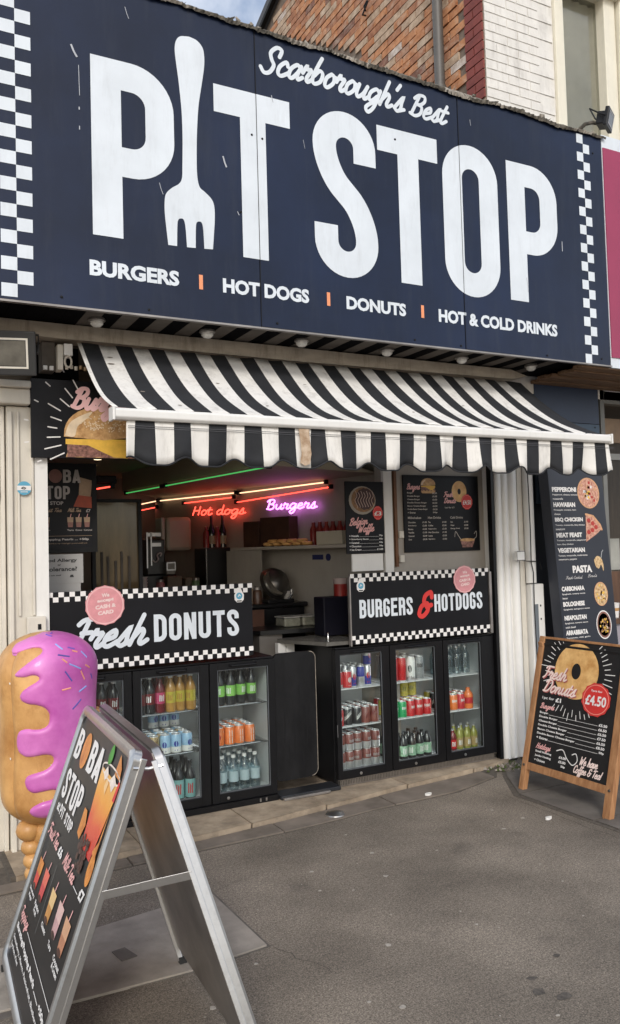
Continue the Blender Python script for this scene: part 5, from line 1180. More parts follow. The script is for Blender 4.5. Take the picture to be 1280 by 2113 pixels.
# ------------------------------------------------------------ glass fronted drinks fridges
led_white = mat('fridge_led', (.9, .95, 1.0), .5, 0, emit=5.0)
silver_cap = mat('can_silver', (.62, .62, .63), .28, .06, 20, metal=.7)
def fridge(lab, x0, x1, doors, zb, zt, glow, shelf_w, warm):
    t = thing('drinks_fridge', lab, 'fridge', ((x0 + x1) / 2, .25, zb), 'glass fronted drinks fridges')
    mb = MB(); W_ = .02
    mb.box((x0, .048, zb), (x0 + W_, .5, zt), plastic_black); mb.box((x1 - W_, .048, zb), (x1, .5, zt), plastic_black)
    mb.box((x0 + W_, .048, zt - W_), (x1 - W_, .5, zt), plastic_black); mb.box((x0 + W_, .048, zb), (x1 - W_, .5, zb + .065), plastic_black); mb.box((x0 + W_, .485, zb + .065), (x1 - W_, .5, zt - W_), plastic_black)
    mb.box((x0 + .005, .006, zt - .012), (x1 - .005, .047, zt), plastic_black)
    mb.build('cabinet', t, bevel=.003)
    mb = MB(); mb.box((x0 + W_ + .001, .47, zb + .067), (x1 - W_ - .001, .484, zt - W_ - .001), fridge_inner); mb.box((x0 + W_ + .001, .05, zt - W_ - .012), (x1 - W_ - .001, .469, zt - W_ - .001), fridge_inner)
    mb.box((x0 + W_ + .001, .05, zb + .067), (x1 - W_ - .001, .469, zb + .075), fridge_inner)
    mb.box((x0 + W_ + .001, .05, zb + .076), (x0 + W_ + .008, .469, zt - W_ - .013), fridge_inner); mb.box((x1 - W_ - .008, .05, zb + .076), (x1 - W_ - .001, .469, zt - W_ - .013), fridge_inner); mb.build('liner', t)
    for (a, b_, g0, g1, gz0, gz1) in doors:
        d = thing('door', None, None, (0, 0, 0)); d.parent = t; d.location = Vector(((a + b_) / 2, .02, zb)) - t.location
        mb = MB(); mb.box((a, .0, zb + .035), (g0, .042, zt - .014), plastic_black); mb.box((g1, .0, zb + .035), (b_, .042, zt - .014), plastic_black)
        mb.box((g0, .0, zb + .035), (g1, .042, gz0), plastic_black); mb.box((g0, .0, gz1), (g1, .042, zt - .014), plastic_black); mb.build('door_frame', d, bevel=.002)
        mb = MB(); mb.box((g0 + .001, .012, gz0 + .001), (g1 - .001, .018, gz1 - .001), glass_clear); mb.build('glass_pane', d)
        mb = MB(); mb.stroke(S((0, .0105, 0)), [(g0 + .004, gz0 + .004), (g1 - .004, gz0 + .004), (g1 - .004, gz1 - .004), (g0 + .004, gz1 - .004)], .007, 0, mat('grey_seal', (.10, .11, .12), .4), closed=True); mb.build('seal', d)
        mb = MB(); m_ = (a + b_) / 2; mb.tube([(m_ - .09, .0, zt - .030), (m_ - .08, -.018, zt - .034), (m_ + .08, -.018, zt - .034), (m_ + .09, .0, zt - .030)], .007, plastic_black, 8); mb.build('handle', d, smooth=True)
        lx = (g0 + g1) / 2 - (.03 if warm else .12)
        mb = MB(); mb.lathe([(.0095, 0, 0), (.0095, .004, 0), (.0005, .005, 0)], (lx, -.0, gz0 - .03), [alu], 12, Matrix.Rotation(PI / 2, 3, 'X')); mb.build('lock', d, smooth=True)
        for z in (gz0 + (gz1 - gz0) * .355, gz0 + (gz1 - gz0) * .685):
            mb = MB()
            if shelf_w: mb.box((a + .012, .065, z - .006), (b_ - .012, .44, z), mat('shelf_white', (.66, .67, .68), .4, .04))
            else:
                for k in range(16): mb.box((a + .012, .07 + k * .024, z - .004), (b_ - .012, .073 + k * .024, z), steel)
                mb.tube([(a + .012, .066, z - .002), (b_ - .012, .066, z - .002)], .004, steel, 6)
            mb.build('shelf', t)
    for d_ in doors:
        mb = MB(); mb.box((d_[2] - .018, .050, d_[4] + .02), (d_[2] - .007, .062, d_[5] - .02), led_white) if glow else mb.box((d_[2] - .016, .050, d_[4] + .12), (d_[2] - .010, .058, d_[5] - .08), led_white)
        mb.build('light_strip', t)
    return t
RD = [(2.703, 3.125, 2.738, 3.070, .135, .895), (3.132, 3.575, 3.180, 3.515, .135, .895), (3.582, 4.038, 3.625, 3.925, .135, .895)]
LD = [(.842, 1.338, .90, 1.292, .125, .875), (1.345, 1.815, 1.392, 1.756, .125, .875), (1.822, 2.258, 1.872, 2.218, .125, .875)]
fr = fridge('three door black fridge full of cans under the BURGERS & HOTDOGS sign', 2.70, 4.04, RD, .045, .942, True, True, True)
fl = fridge('three door black fridge of bottles and cans under the Fresh DONUTS sign', .84, 2.26, LD, .036, .930, False, False, False)
mb = MB(); mb.box((2.705, .015, .036), (4.035, .046, .078), mat('grille_back', (.02, .018, .015), .8)); mb.build('grille_backing', fr)
gm_ = mat('grille_metal', (.15, .13, .11), .5, .2)
mb = MB(); x = 2.72
while x < 4.02: mb.box((x, .008, .042), (x + .006, .0145, .074), gm_); x += .0125
mb.box((2.705, .006, .0745), (4.035, .0145, .079), gm_); mb.box((2.705, .006, .036), (4.035, .0145, .0415), gm_)
g_ = mb.build('vent_slats', fr); g_['kind'] = 'stuff'
mb = MB(); mb.box((.84, -.02, .035), (2.255, .046, .069), plastic_black); mb.build('plinth', fl)
for x in (2.125, 2.165):
    mb = MB(); mb.box((x, -.0235, .045), (x + .010, -.0205, .064), alu); mb.build('plinth_clip', fl)
mb = MB(); mb.box((2.703, -.001, .36), (2.7065, .003, .44), alu); mb.build('hinge_plate', fr)

# ------------------------------------------------------------ drinks: each can and bottle is its own object
lid_m = mat('can_lid', (.75, .75, .76), .3, .05, 20, metal=.6)
def can_mesh(name, cols, r=.033, h=.115, patch=None):
    """cols: list of (fraction, material) bands from the bottom up"""
    mats = [lid_m] + [c[1] for c in cols]
    pr = [(.0005, 0, 0), (r * .8, 0, 0), (r * .97, h * .05, 1)]
    z = .05
    for i, (f, _) in enumerate(cols):
        z1 = .05 + .85 * f; pr.append((r, h * max(z, .06), i + 1)); pr.append((r, h * z1, i + 1 if i == len(cols) - 1 else i + 2)); z = z1
    pr += [(r * .82, h * .97, 0), (r * .82, h, 0), (r * .72, h * .995, 0), (r * .70, h * .975, 0), (.0005, h * .975, 0)]
    mb = MB(); mb.lathe(pr, (0, 0, 0), mats, 16)
    if patch:                          # printed word or emblem wrapped on the front of the can
        kind, pm = patch
        def wrap(a, b_): return (r * 1.012 * math.sin(a), -r * 1.012 * math.cos(a), h * b_)
        if kind == 'script':
            for j in range(6):
                a0 = -.75 + j * .27; zc = .30 + .07 * j
                mb.add([wrap(a0, zc), wrap(a0 + .12, zc - .03), wrap(a0 + .20, zc + .22), wrap(a0 + .08, zc + .24)], [(0, 1, 2, 3)], pm)
                mb.add([wrap(a0 + .1, zc + .02), wrap(a0 + .26, zc + .07), wrap(a0 + .26, zc + .11), wrap(a0 + .1, zc + .07)], [(0, 1, 2, 3)], pm)
        elif kind == 'block':
            for j in range(5):
                a0 = -.62 + j * .26
                mb.add([wrap(a0, .52), wrap(a0 + .17, .52), wrap(a0 + .17, .68 - .03 * (j % 2)), wrap(a0, .68)], [(0, 1, 2, 3)], pm)
            mb.add([wrap(-.5, .42), wrap(.6, .42), wrap(.6, .46), wrap(-.5, .46)], [(0, 1, 2, 3)], pm)
        elif kind == 'panel':
            mb.add([wrap(.0, .12), wrap(.62, .12), wrap(.62, .44), wrap(.0, .44)], [(0, 1, 2, 3)], pm); mb.add([wrap(.0, .48), wrap(.62, .48), wrap(.62, .80), wrap(.0, .80)], [(0, 1, 2, 3)], pm)
        elif kind == 'emblem':
            pts = [wrap(.42 * math.cos(k * PI / 5), .5 + .16 * math.sin(k * PI / 5)) for k in range(10)]; mb.add(pts, [tuple(range(10))], pm)
            mb.add([wrap(-.3, .14), wrap(.3, .14), wrap(.3, .2), wrap(-.3, .2)], [(0, 1, 2, 3)], pm)
    o = mb.build(name, smooth=True); me = o.data; bpy.data.objects.remove(o); return me
def dm(n_, c, v=.12): return mat('drink_' + n_, c, .28, v, 40, coat=.3)
RED, GRN, DGR, YEL, ORA, BLU, WHT, SIL, BLK, GLD, TEAL, LBL, PNK, OLV, BRN, CLR = (dm('red', (.50, .02, .025)), dm('green', (.02, .30, .10)), dm('dark_green', (.02, .07, .04)), dm('yellow', (.50, .42, .05)), dm('orange', (.72, .18, .04)),
    dm('blue', (.03, .04, .28)), dm('white', (.72, .72, .70), .04), silver_cap, dm('black', (.02, .02, .022)), dm('gold', (.38, .27, .12)), dm('teal', (.22, .42, .42)), dm('light_blue', (.30, .48, .66)), dm('pink', (.5, .05, .14)), dm('olive', (.26, .26, .05)), dm('brown', (.10, .05, .025)), dm('dark_red', (.15, .012, .015)))
LIME = dm('lime', (.22, .50, .10)); AMB = dm('amber', (.42, .22, .05)); CHR = dm('cherry', (.20, .06, .05)); WATER = glass_mat('clear_plastic', (.80, .86, .88), .10, .08)
cans = {
 'red': (can_mesh('can', [(1, RED)], patch=('emblem', WHT)), 'red'), 'plainred': (can_mesh('can', [(.25, SIL), (1, RED)]), 'red and silver'), 'black': (can_mesh('can', [(1, BLK)], patch=('script', WHT)), 'black'),
 'cherry': (can_mesh('can', [(1, CHR)], patch=('script', CLR)), 'dark cherry'), 'diet': (can_mesh('can', [(.45, SIL), (1, CHR)], patch=('block', SIL)), 'silver and red'), 'energy': (can_mesh('energy_can', [(.5, BLU), (1, SIL)], .028, .135, ('emblem', RED)), 'slim blue'),
 'energy2': (can_mesh('energy_can', [(.5, SIL), (1, BLU)], .028, .135), 'slim silver'), 'green': (can_mesh('can', [(1, GRN)], patch=('block', WHT)), 'green'), 'tango': (can_mesh('can', [(1, ORA)], patch=('block', WHT)), 'orange'), 'rred': (can_mesh('can', [(1, RED)], patch=('block', WHT)), 'bright red'),
 'yellow': (can_mesh('can', [(1, YEL)], patch=('emblem', OLV)), 'yellow'), 'tallred': (can_mesh('tall_can', [(1, RED)], .033, .168), 'tall red'), 'tallwhite': (can_mesh('tall_can', [(.12, SIL), (1, WHT)], .033, .168, ('emblem', BLK)), 'tall white'), 'tallgrey': (can_mesh('tall_can', [(1, mat('drink_grey', (.28, .29, .30), .3))], .033, .168, ('block', BLK)), 'tall grey'),
 'gold': (can_mesh('can', [(1, GLD)], patch=('script', BRN)), 'gold'), 'blue': (can_mesh('can', [(.35, WHT), (1, LBL)], patch=('emblem', BLU)), 'pale blue'), 'orange': (can_mesh('can', [(1, ORA)], patch=('panel', WHT)), 'orange'), 'orange2': (can_mesh('can', [(1, ORA)], patch=('emblem', RED)), 'orange'),
}
def bot(name, body, label, capm, r=.032, h=.22, neck=.62, l0=.25, l1=.55, patch=None):
    mb = MB(); mb.lathe([(.0005, 0, 0), (r * .9, 0, 0), (r, h * .03, 0), (r, h * l0, 1), (r * 1.01, h * l1, 0), (r, h * neck, 0), (r * .82, h * (neck + .1), 0), (r * .42, h * (neck + .22), 0), (r * .40, h * .92, 2), (r * .44, h * .925, 2), (r * .44, h, 2), (.0005, h, 2)], (0, 0, 0), [body, label, capm], 16)
    if patch:
        def wrap(a, b_): return (r * 1.03 * math.sin(a), -r * 1.03 * math.cos(a), h * b_)
        lm = (l0 + l1) / 2; hh = (l1 - l0) * .28
        for j in range(3): a0 = -.5 + j * .35; mb.add([wrap(a0, lm - hh), wrap(a0 + .2, lm - hh), wrap(a0 + .26, lm + hh * (1 - .4 * (j % 2))), wrap(a0 + .06, lm + hh)], [(0, 1, 2, 3)], patch)
    o = mb.build(name, smooth=True); me = o.data; bpy.data.objects.remove(o); return me
bots = {
 'cola': (bot('bottle', BLK, CLR, WHT, patch=WHT), 'dark cola'), 'pinkb': (bot('bottle', CLR, PNK, BLK, patch=WHT), 'pink labelled'), 'amber': (bot('bottle', AMB, YEL, WHT, patch=AMB), 'amber'), 'limeb': (bot('bottle', BLK, LIME, BLK, patch=WHT), 'lime labelled'),
 'stout': (bot('bottle', BLK, TEAL, BLK, .033, .225, .58, .04, .52, RED), 'teal labelled'), 'water': (bot('bottle', WATER, mat('water_label', (.42, .52, .56), .4), WHT, .032, .215), 'clear water'), 'clear': (bot('bottle', WATER, WATER, SIL, .033, .20), 'clear glass'),
 'fizz': (bot('bottle', BLK, mat('fizz_label', (.28, .45, .32), .4, .3, 60), BLK, .031, .165, .66, .12, .55, WHT), 'small green labelled'), 'appl': (bot('bottle', YEL, YEL, BLK, .030, .165), 'small yellow'), 'juice': (bot('bottle', OLV, GLD, SIL, .028, .165, .62, .1, .5, WHT), 'small olive glass'), 'berry': (bot('bottle', CLR, RED, SIL, .028, .15, .62, .1, .5, WHT), 'small red glass'),
 'oran': (bot('bottle', ORA, RED, ORA, .036, .15, .66), 'round orange'), 'iced': (bot('bottle', BRN, GLD, BRN, .030, .16), 'brown'),
}
WHERE = {}
ORD = ('first', 'second', 'third', 'fourth', 'fifth', 'sixth')
def drink(key, x, y, z, where, i=None, r_=0):
    me, desc = cans.get(key) or bots[key]; kind = 'bottle' if key in bots else 'can'
    lab = '%s %s' % (desc, kind)
    if i is not None: lab += ' %s from left, row %s' % (ORD[i], ('one', 'two', 'three', 'four')[r_])
    place(me, me.name.split('.')[0], lab + ', ' + where, kind, (x + random.uniform(-.0025, .0025), y + random.uniform(-.006, .006), z), '%s %ss, %s' % (desc, kind, where), rz=random.uniform(-.9, .5))
def fill(keys, x0, z, where, rows=3, y0=.10, dx=.069, dy=.070, back=None):
    for r_ in range(rows):
        for i, k in enumerate(keys):
            kk = k if (r_ == 0 or not back) else back[(i + r_) % len(back)]
            if kk: drink(kk, x0 + i * dx, y0 + r_ * dy, z + .0005, where, i, r_)
def shelves(D): return D[4] - .014, D[4] + (D[5] - D[4]) * .355, D[4] + (D[5] - D[4]) * .685
a0, a1, a2 = shelves(RD[0]); w = 'left door, right fridge'
fill(['diet'] * 5, 2.775, a0, 'bottom shelf, ' + w, 3); fill(['diet'] * 5, 2.775, a0 + .1155, 'upper layer, ' + w, 3)
fill(['red', 'black', 'black', 'cherry', 'cherry'], 2.775, a1, 'middle shelf, ' + w, 4, back=['black', 'cherry', 'cherry'])
fill(['plainred', 'red', None, None, None], 2.770, a2, 'top shelf, ' + w, 1, .095); fill([None, None, 'energy', 'energy2', 'energy'], 2.780, a2, 'top shelf, ' + w, 1, .13, .062, .062); fill(['energy'] * 5, 2.765, a2, 'behind, top shelf, ' + w, 3, .20, .062, .062); drink('energy', 3.028, .13, a2 + .137, 'stacked alone, top shelf, ' + w)
a0, a1, a2 = shelves(RD[1]); w = 'middle door, right fridge'
fill(['appl', 'fizz', 'fizz', 'fizz', 'fizz'], 3.215, a0, 'bottom shelf, ' + w, 3, back=['fizz'])
fill(['green', 'green', 'rred', 'rred', 'rred'], 3.215, a1, 'middle shelf, ' + w, 4, back=['rred', 'rred', 'yellow']); fill(['yellow', None, 'yellow', 'yellow'], 3.26, a1 + .1155, 'stacked, middle shelf, ' + w, 1, .24)
fill(['tallred', 'tallred', 'tallwhite', 'tallgrey'], 3.225, a2, 'top shelf, ' + w, 2, .11, .073); fill(['tallgrey'] * 4, 3.24, a2, 'at back, top shelf, ' + w, 1, .30, .07)
a0, a1, a2 = shelves(RD[2]); w = 'right door, right fridge'
fill(['berry', 'berry', 'juice', 'juice', 'juice'], 3.655, a0, 'bottom shelf, ' + w, 2, .10, .062); drink('iced', 3.79, .30, a0 + .06, 'at back, bottom shelf, ' + w)
fill(['yellow', 'tango', 'rred', 'oran'], 3.660, a1, 'middle shelf, ' + w, 4, back=['rred', 'tango', 'black', 'yellow'])
fill(['clear'] * 4, 3.67, a2, 'top shelf, ' + w, 2, .16, .076)
a0, a1, a2 = shelves(LD[2]); w = 'right door, left fridge'
fill(['water'] * 4, 1.925, a0, 'bottom shelf, ' + w, 3, .10, .075, .075)
fill(['orange2', 'orange', 'orange', 'orange'], 1.912, a1, 'middle shelf, ' + w, 4, back=['orange2', 'orange'])
fill(['limeb'] * 4, 1.93, a2, 'top shelf, ' + w, 3, .12, .072)
a0, a1, a2 = shelves(LD[1]); w = 'middle door, left fridge'
fill(['stout'] * 4, 1.50, a0, 'bottom shelf, ' + w, 3, .10, .072)
fill(['gold', 'gold', 'blue', 'blue', 'blue'], 1.425, a1, 'middle shelf, ' + w, 4, back=['gold', 'blue', 'blue']); fill(['blue'] * 3, 1.56, a1 + .1155, 'stacked, middle shelf, ' + w, 1, .32)
fill(['cola', 'cola', 'pinkb', 'amber', 'amber', 'amber'], 1.42, a2, 'top shelf, ' + w, 3, .12, .063)
a0, a1, a2 = shelves(LD[0]); w = 'left door, left fridge'
fill(['cola'] * 4, 1.06, a2, 'top shelf, ' + w, 2, .12, .067); fill(['black'] * 4, 1.06, a1, 'middle shelf, ' + w, 2, .12)

# black hinged flap between the fridges
flap = thing('counter_flap', 'matt black flap door with rounded corners standing between the two fridges', 'flap door', (2.42, .03, .1))
flap_m = mat('scuffed_black', (.006, .006, .007), .5, .35, 5, stretch=(2, 2, .9), col2=(.013, .013, .014), spec=.25)
def rrect(x0, z0, x1, z1, r): return rounded([(x0, z0), (x1, z0), (x1, z1), (x0, z1)], r, True)
mb = MB(); mb.poly(S((0, .03, 0)), rrect(2.262, .13, 2.565, .938, .045), 0, flap_m, .02); mb.build('panel', flap)
mb = MB(); q = [p for p in rrect(2.268, .136, 2.567, .936, .045) if p[0] > 2.50]; mb.stroke(S((0, .0285, 0)), q, .0045, 0, mat('worn_edge', (.24, .21, .17), .7, .4, 40)); mb.build('worn_edge', flap)
mb = MB()
for x, z, l_ in ((2.33, .62, .25), (2.40, .55, .30), (2.44, .72, .18), (2.49, .60, .25), (2.36, .35, .12), (2.46, .30, .14)):
    mb.stroke(S((0, .0285, 0)), [(x, z), (x + .006, z - l_ * .5), (x + .002, z - l_)], .007, 0, print_black, cap=True)
mb.build('drip_marks', flap)
mb = MB(); mb.box((2.262, -.05, .036), (2.69, .09, .060), mat('black_threshold', (.02, .022, .026), .4, .3, dirt=.3)); mb.box((2.27, -.075, .036), (2.60, -.051, .052), alu_dull)
tag(mb.build('floor_strip', org=(2.4, 0, .036), bevel=.003), 'black floor strip with a metal lip between the fridges', 'threshold')

# ------------------------------------------------------------ wooden doughnut board
wd = mat('pine_frame', (.34, .15, .06), .5, .22, 3, stretch=(14, 14, 1.2), bump=.25, bscale=9, col2=(.46, .24, .11))
DB = thing('wooden_a_board', 'wooden framed chalkboard with a doughnut picture standing at the right', 'a-board', (3.8, -.95, 0))
v_ = Vector((.24, 0, .97)).normalized(); ds = S((3.715, -.572, 0), (0, -1, 0), v_)
L_ = 1.008
mb = MB(); mb.sbox(ds, .0, .045, 0, L_, -.038, 0, wd); mb.build('left_leg', DB, bevel=.004)
mb = MB(); mb.sbox(ds, .700, .758, 0, L_ - .004, -.038, 0, wd); mb.build('right_leg', DB, bevel=.004)
mb = MB(); mb.sbox(ds, .046, .699, L_ - .016, L_, -.030, -.004, wd); mb.build('top_rail', DB, bevel=.003)
mb = MB(); mb.sbox(ds, .046, .699, .140, .187, -.030, -.004, wd); mb.build('bottom_rail', DB, bevel=.003)
mb = MB(); mb.sbox(ds, .046, .699, .188, L_ - .017, -.024, -.010, chalk_board); mb.build('chalkboard', DB)
db = S(ds.p(0, 0, -.010), ds.u, ds.v)
bk = S((4.17, -.572, 0), (0, -1, 0), Vector((-.21, 0, .97)).normalized())
mb = MB(); mb.sbox(bk, .004, .040, 0, L_ - .04, 0, .034, wd); mb.sbox(bk, .712, .750, 0, L_ - .04, 0, .034, wd); mb.sbox(bk, .041, .711, .16, L_ - .05, .008, .02, chalk_board); mb.build('rear_frame', DB, bevel=.003)
mb = MB()
for q in (ds.p(.73, .165, .0), ds.p(.022, .165, .0)): mb.lathe([(.009, 0, 0), (.007, .005, 0), (.0005, .006, 0)], q, [steel_dark], 10, ds.n.to_track_quat('Z', 'Y').to_matrix())
mb.build('bolt', DB)
mb = MB(); donut_print(mb, db, .352, .810, .182, .174, .038, .050); mb.build('doughnut_picture', DB)
rays(DB, db, .352, .805, .215, .29, -25, 205, 34, print_white, .005, top=.985); rays(DB, db, .36, .80, .235, .29, 235, 300, 10, print_white, .005)
mb = MB(); price_badge(mb, db, .540, .660, .112, .100, '£4.50', .004, '7pcs for'); mb.build('price_badge', DB)
pk = mat('script_shadow', (.45, .12, .11), .5)
for t_, u, v0, w__, xh in (('Fresh', .075, .742, .215, .042), ('Donuts', .090, .656, .290, .042)):
    mb = MB(); script(mb, db, t_, u + .005, v0 - .005, w__, xh, pk, .0045, .30, slope=-.02); script(mb, db, t_, u, v0, w__, xh, mat('script_cream', (.85, .68, .62), .5), .0062, .26, slope=-.02); mb.build('script_lettering', DB)
mb = MB(); text(mb, db, '1pc for', .095, .600, .105, .022, print_white, bold=.02); text(mb, db, '£1', .212, .598, .048, .028, print_white, bold=.05)
mb.build('price_line', DB); mb = MB(); script(mb, db, 'Burgers', .088, .545, .125, .018, print_pink, wt=.3); mb.build('menu_heading', DB); mb = MB(); script(mb, db, 'Hotdogs', .098, .290, .130, .018, print_pink, wt=.3); mb.build('menu_heading', DB)
for i, (a, pr_) in enumerate((('Burger', '£5.50'), ('Double Burger', '£6.50'), ('Cheese Burger', '£6.50'), ('Double Cheese Burger', '£7.50'), ('Bacon Cheese Burger', '£6.50'), ('Double Bacon Cheese Burger', '£8.50'), ('+ Extras', '50p'))):
    mb = MB(); z = .508 - i * .0265; w__ = len(a) * .0125; text(mb, db, a, .090, z, w__, .0165, print_white, bold=.035); text(mb, db, pr_, .650 - .013 * len(pr_), z, .013 * len(pr_), .0165, print_white, bold=.04)
    mb.stroke(db, [(.096 + w__, z + .002), (.642 - .013 * len(pr_), z + .002)], .002, .002, print_white); mb.build('price_line', DB)
for i, (a, pr_) in enumerate((('Small Hotdog', '£4.00'), ('Jumbo Hotdog', '£5.00'), ('+ Onions', '50p'))):
    mb = MB(); z = .262 - i * .0265; w__ = len(a) * .0118; text(mb, db, a, .098, z, w__, .016, print_white, bold=.035); text(mb, db, pr_, .365 - .012 * len(pr_), z, .012 * len(pr_), .016, print_white, bold=.04); mb.build('price_line', DB)
mb = MB(); mb.stroke(db, catmull([(.28, .305), (.33, .318), (.37, .275), (.42, .245), (.455, .275), (.44, .315), (.41, .305)], 6), .006, .002, print_white, cap=True); mb.build('flourish', DB)
mb = MB(); script(mb, db, 'We have', .475, .262, .145, .026, mat('script_cream', (.85, .68, .62)), wt=.28); mb.build('script_lettering', DB)
mb = MB(); script(mb, db, 'Coffee & Tea!', .430, .208, .225, .024, mat('script_cream', (.85, .68, .62)), wt=.28); mb.build('script_lettering', DB)

# ------------------------------------------------------------ aluminium boba board
BB = thing('aluminium_a_board', 'silver framed A-board with a BOBA STOP poster in the left foreground', 'a-board', (.75, -1.8, 0))
FB0, FB1 = Vector((.449, -1.331, .065)), Vector((.400, -2.237, .065)); FT0 = Vector((.781, -1.331, .99))
Wb, Lb = (FB1 - FB0).length, (FT0 - FB0).length
uu, vv = (FB1 - FB0).normalized(), (FT0 - FB0).normalized()
ext = .065 / vv.z
fs = S(FB0 - vv * ext, uu, vv); L2 = Lb + ext
BB0, BB1, BT0, BT1 = Vector((1.089, -1.634, 0)), Vector((1.040, -2.541, 0)), Vector((.843, -1.331, .99)), Vector((.793, -2.237, .99))
bsf = S(BB0, (BB1 - BB0).normalized(), (BT0 - BB0).normalized()); L3 = (BT0 - BB0).length
def arail(mb, sf, pts, w_, mt=alu, depth=.022, closed=True):
    """rounded snap-frame rail: flat back, raised rounded front"""
    mb.stroke(sf, pts, w_, .010, mt, closed=closed); mb.stroke(sf, pts, w_ * 1.0, -depth, mt, closed=closed)
    P = [Vector(p) for p in pts]
    mb.stroke(sf, pts, w_ * .55, .016, mt, closed=closed)
# side strips + snap frame
f0 = .060
mb = MB(); r_ = .035
outer = rounded([(0, f0), (Wb, f0), (Wb, L2), (0, L2)], r_, True)
def ring(mb, sf, outer, w_, l0, l1, mt, cu, cv):
    n = len(outer); 
    def ins(p, k): return (p[0] + (cu - p[0]) * 0 + (k if p[0] < cu else -k), p[1] + (k if p[1] < cv else -k))
    prof = ((0, l0), (0, l1 - .008), (w_ * .25, l1), (w_ * .7, l1), (w_, l1 - .008), (w_, l0))
    rows = [[sf.p(*ins(p, k), l) for p in outer] for k, l in prof]
    vs = [v for r in rows for v in r]; fs_ = []
    for a in range(len(prof) - 1):
        for i in range(n): j = (i + 1) % n; fs_.append((a * n + i, a * n + j, (a + 1) * n + j, (a + 1) * n + i))
    mb.add(vs, fs_, mt)
ring(mb, fs, outer, .038, -.018, .014, alu, Wb / 2, (L2 + f0) / 2); mb.build('snap_frame', BB, smooth=True)
poster = mat('poster_black', (.008, .008, .009), .35, .3, 3, spec=.3)
mb = MB(); mb.sbox(fs, .036, Wb - .036, f0 + .036, L2 - .036, -.012, .0, poster); mb.build('poster', BB)
mb = MB(); mb.sbox(fs, .01, Wb - .01, f0 + .01, L2 - .01, -.020, -.0125, alu_dull); mb.build('back_sheet', BB)
for u in (Wb - .001, .001):
    mb = MB(); mb.sbox(fs, u - .004 if u > .5 else u - .006, u + .006 if u > .5 else u + .004, 0, L2 - .02, -.036, -.016, alu); mb.build('side_rail', BB, bevel=.002)
Wk = (BB1 - BB0).length
mb = MB(); r3 = rounded([(0, .07), (Wk, .07), (Wk, L3), (0, L3)], .035, True)
# back panel normal points away from the street side; frame ring faces outwards (+X)
bs2 = S(BB0, bsf.u, bsf.v); bs2.n = -bsf.n
ring(mb, bs2, r3, .034, -.018, .014, alu, Wk / 2, L3 / 2); mb.build('snap_frame', BB, smooth=True)
mb = MB(); mb.sbox(bs2, .012, Wk - .012, .08, L3 - .012, -.022, -.008, alu_dull); mb.build('back_sheet', BB)
for u in (0, Wk):
    mb = MB(); mb.sbox(bs2, u - .006, u + .006, 0, L3 - .03, -.034, -.016, alu); mb.build('side_rail', BB, bevel=.002)
for q0, q1 in ((FT0, BT0), (FT0 + uu * Wb, BT1)):
    mb = MB(); mb.tube([q0 - vv * .055, (q0 + q1) / 2 - Vector((0, 0, .060)), q1 - bsf.v * .055], .006, steel, 8)
    mb.build('hinge', BB, smooth=True)
s1, s2 = fs.p(Wb + .002, L2 * .59, -.026), bs2.p(Wk + .002, L3 * .635, -.026)
md = (s1 + s2) / 2
mb = MB()
for a, b_ in ((s1, md + Vector((.02, 0, .0))), (md - Vector((.02, 0, 0)), s2)):
    d_ = (b_ - a).normalized(); st = S(a, d_, Vector((0, -1, 0)).cross(d_).normalized()); mb.sbox(st, 0, (b_ - a).length, -.013, .013, -.002, .002, alu)
mb.build('strut', BB, bevel=.001)
mb = MB(); mb.lathe([(.008, -.006, 0), (.008, .006, 0), (.0005, .008, 0)], md, [steel], 10, Matrix.Rotation(PI / 2, 3, 'X')); mb.build('strut_rivet', BB)
for sf_, W_ in ((fs, Wb), (bs2, Wk)):
    for u in (0, W_):
        q = sf_.p(u, 0, -.026); mb = MB(); mb.box(q - Vector((.014, .010, q.z - .0)), q + Vector((.014, .010, .03 - q.z)), rubber); mb.build('rubber_foot', BB)
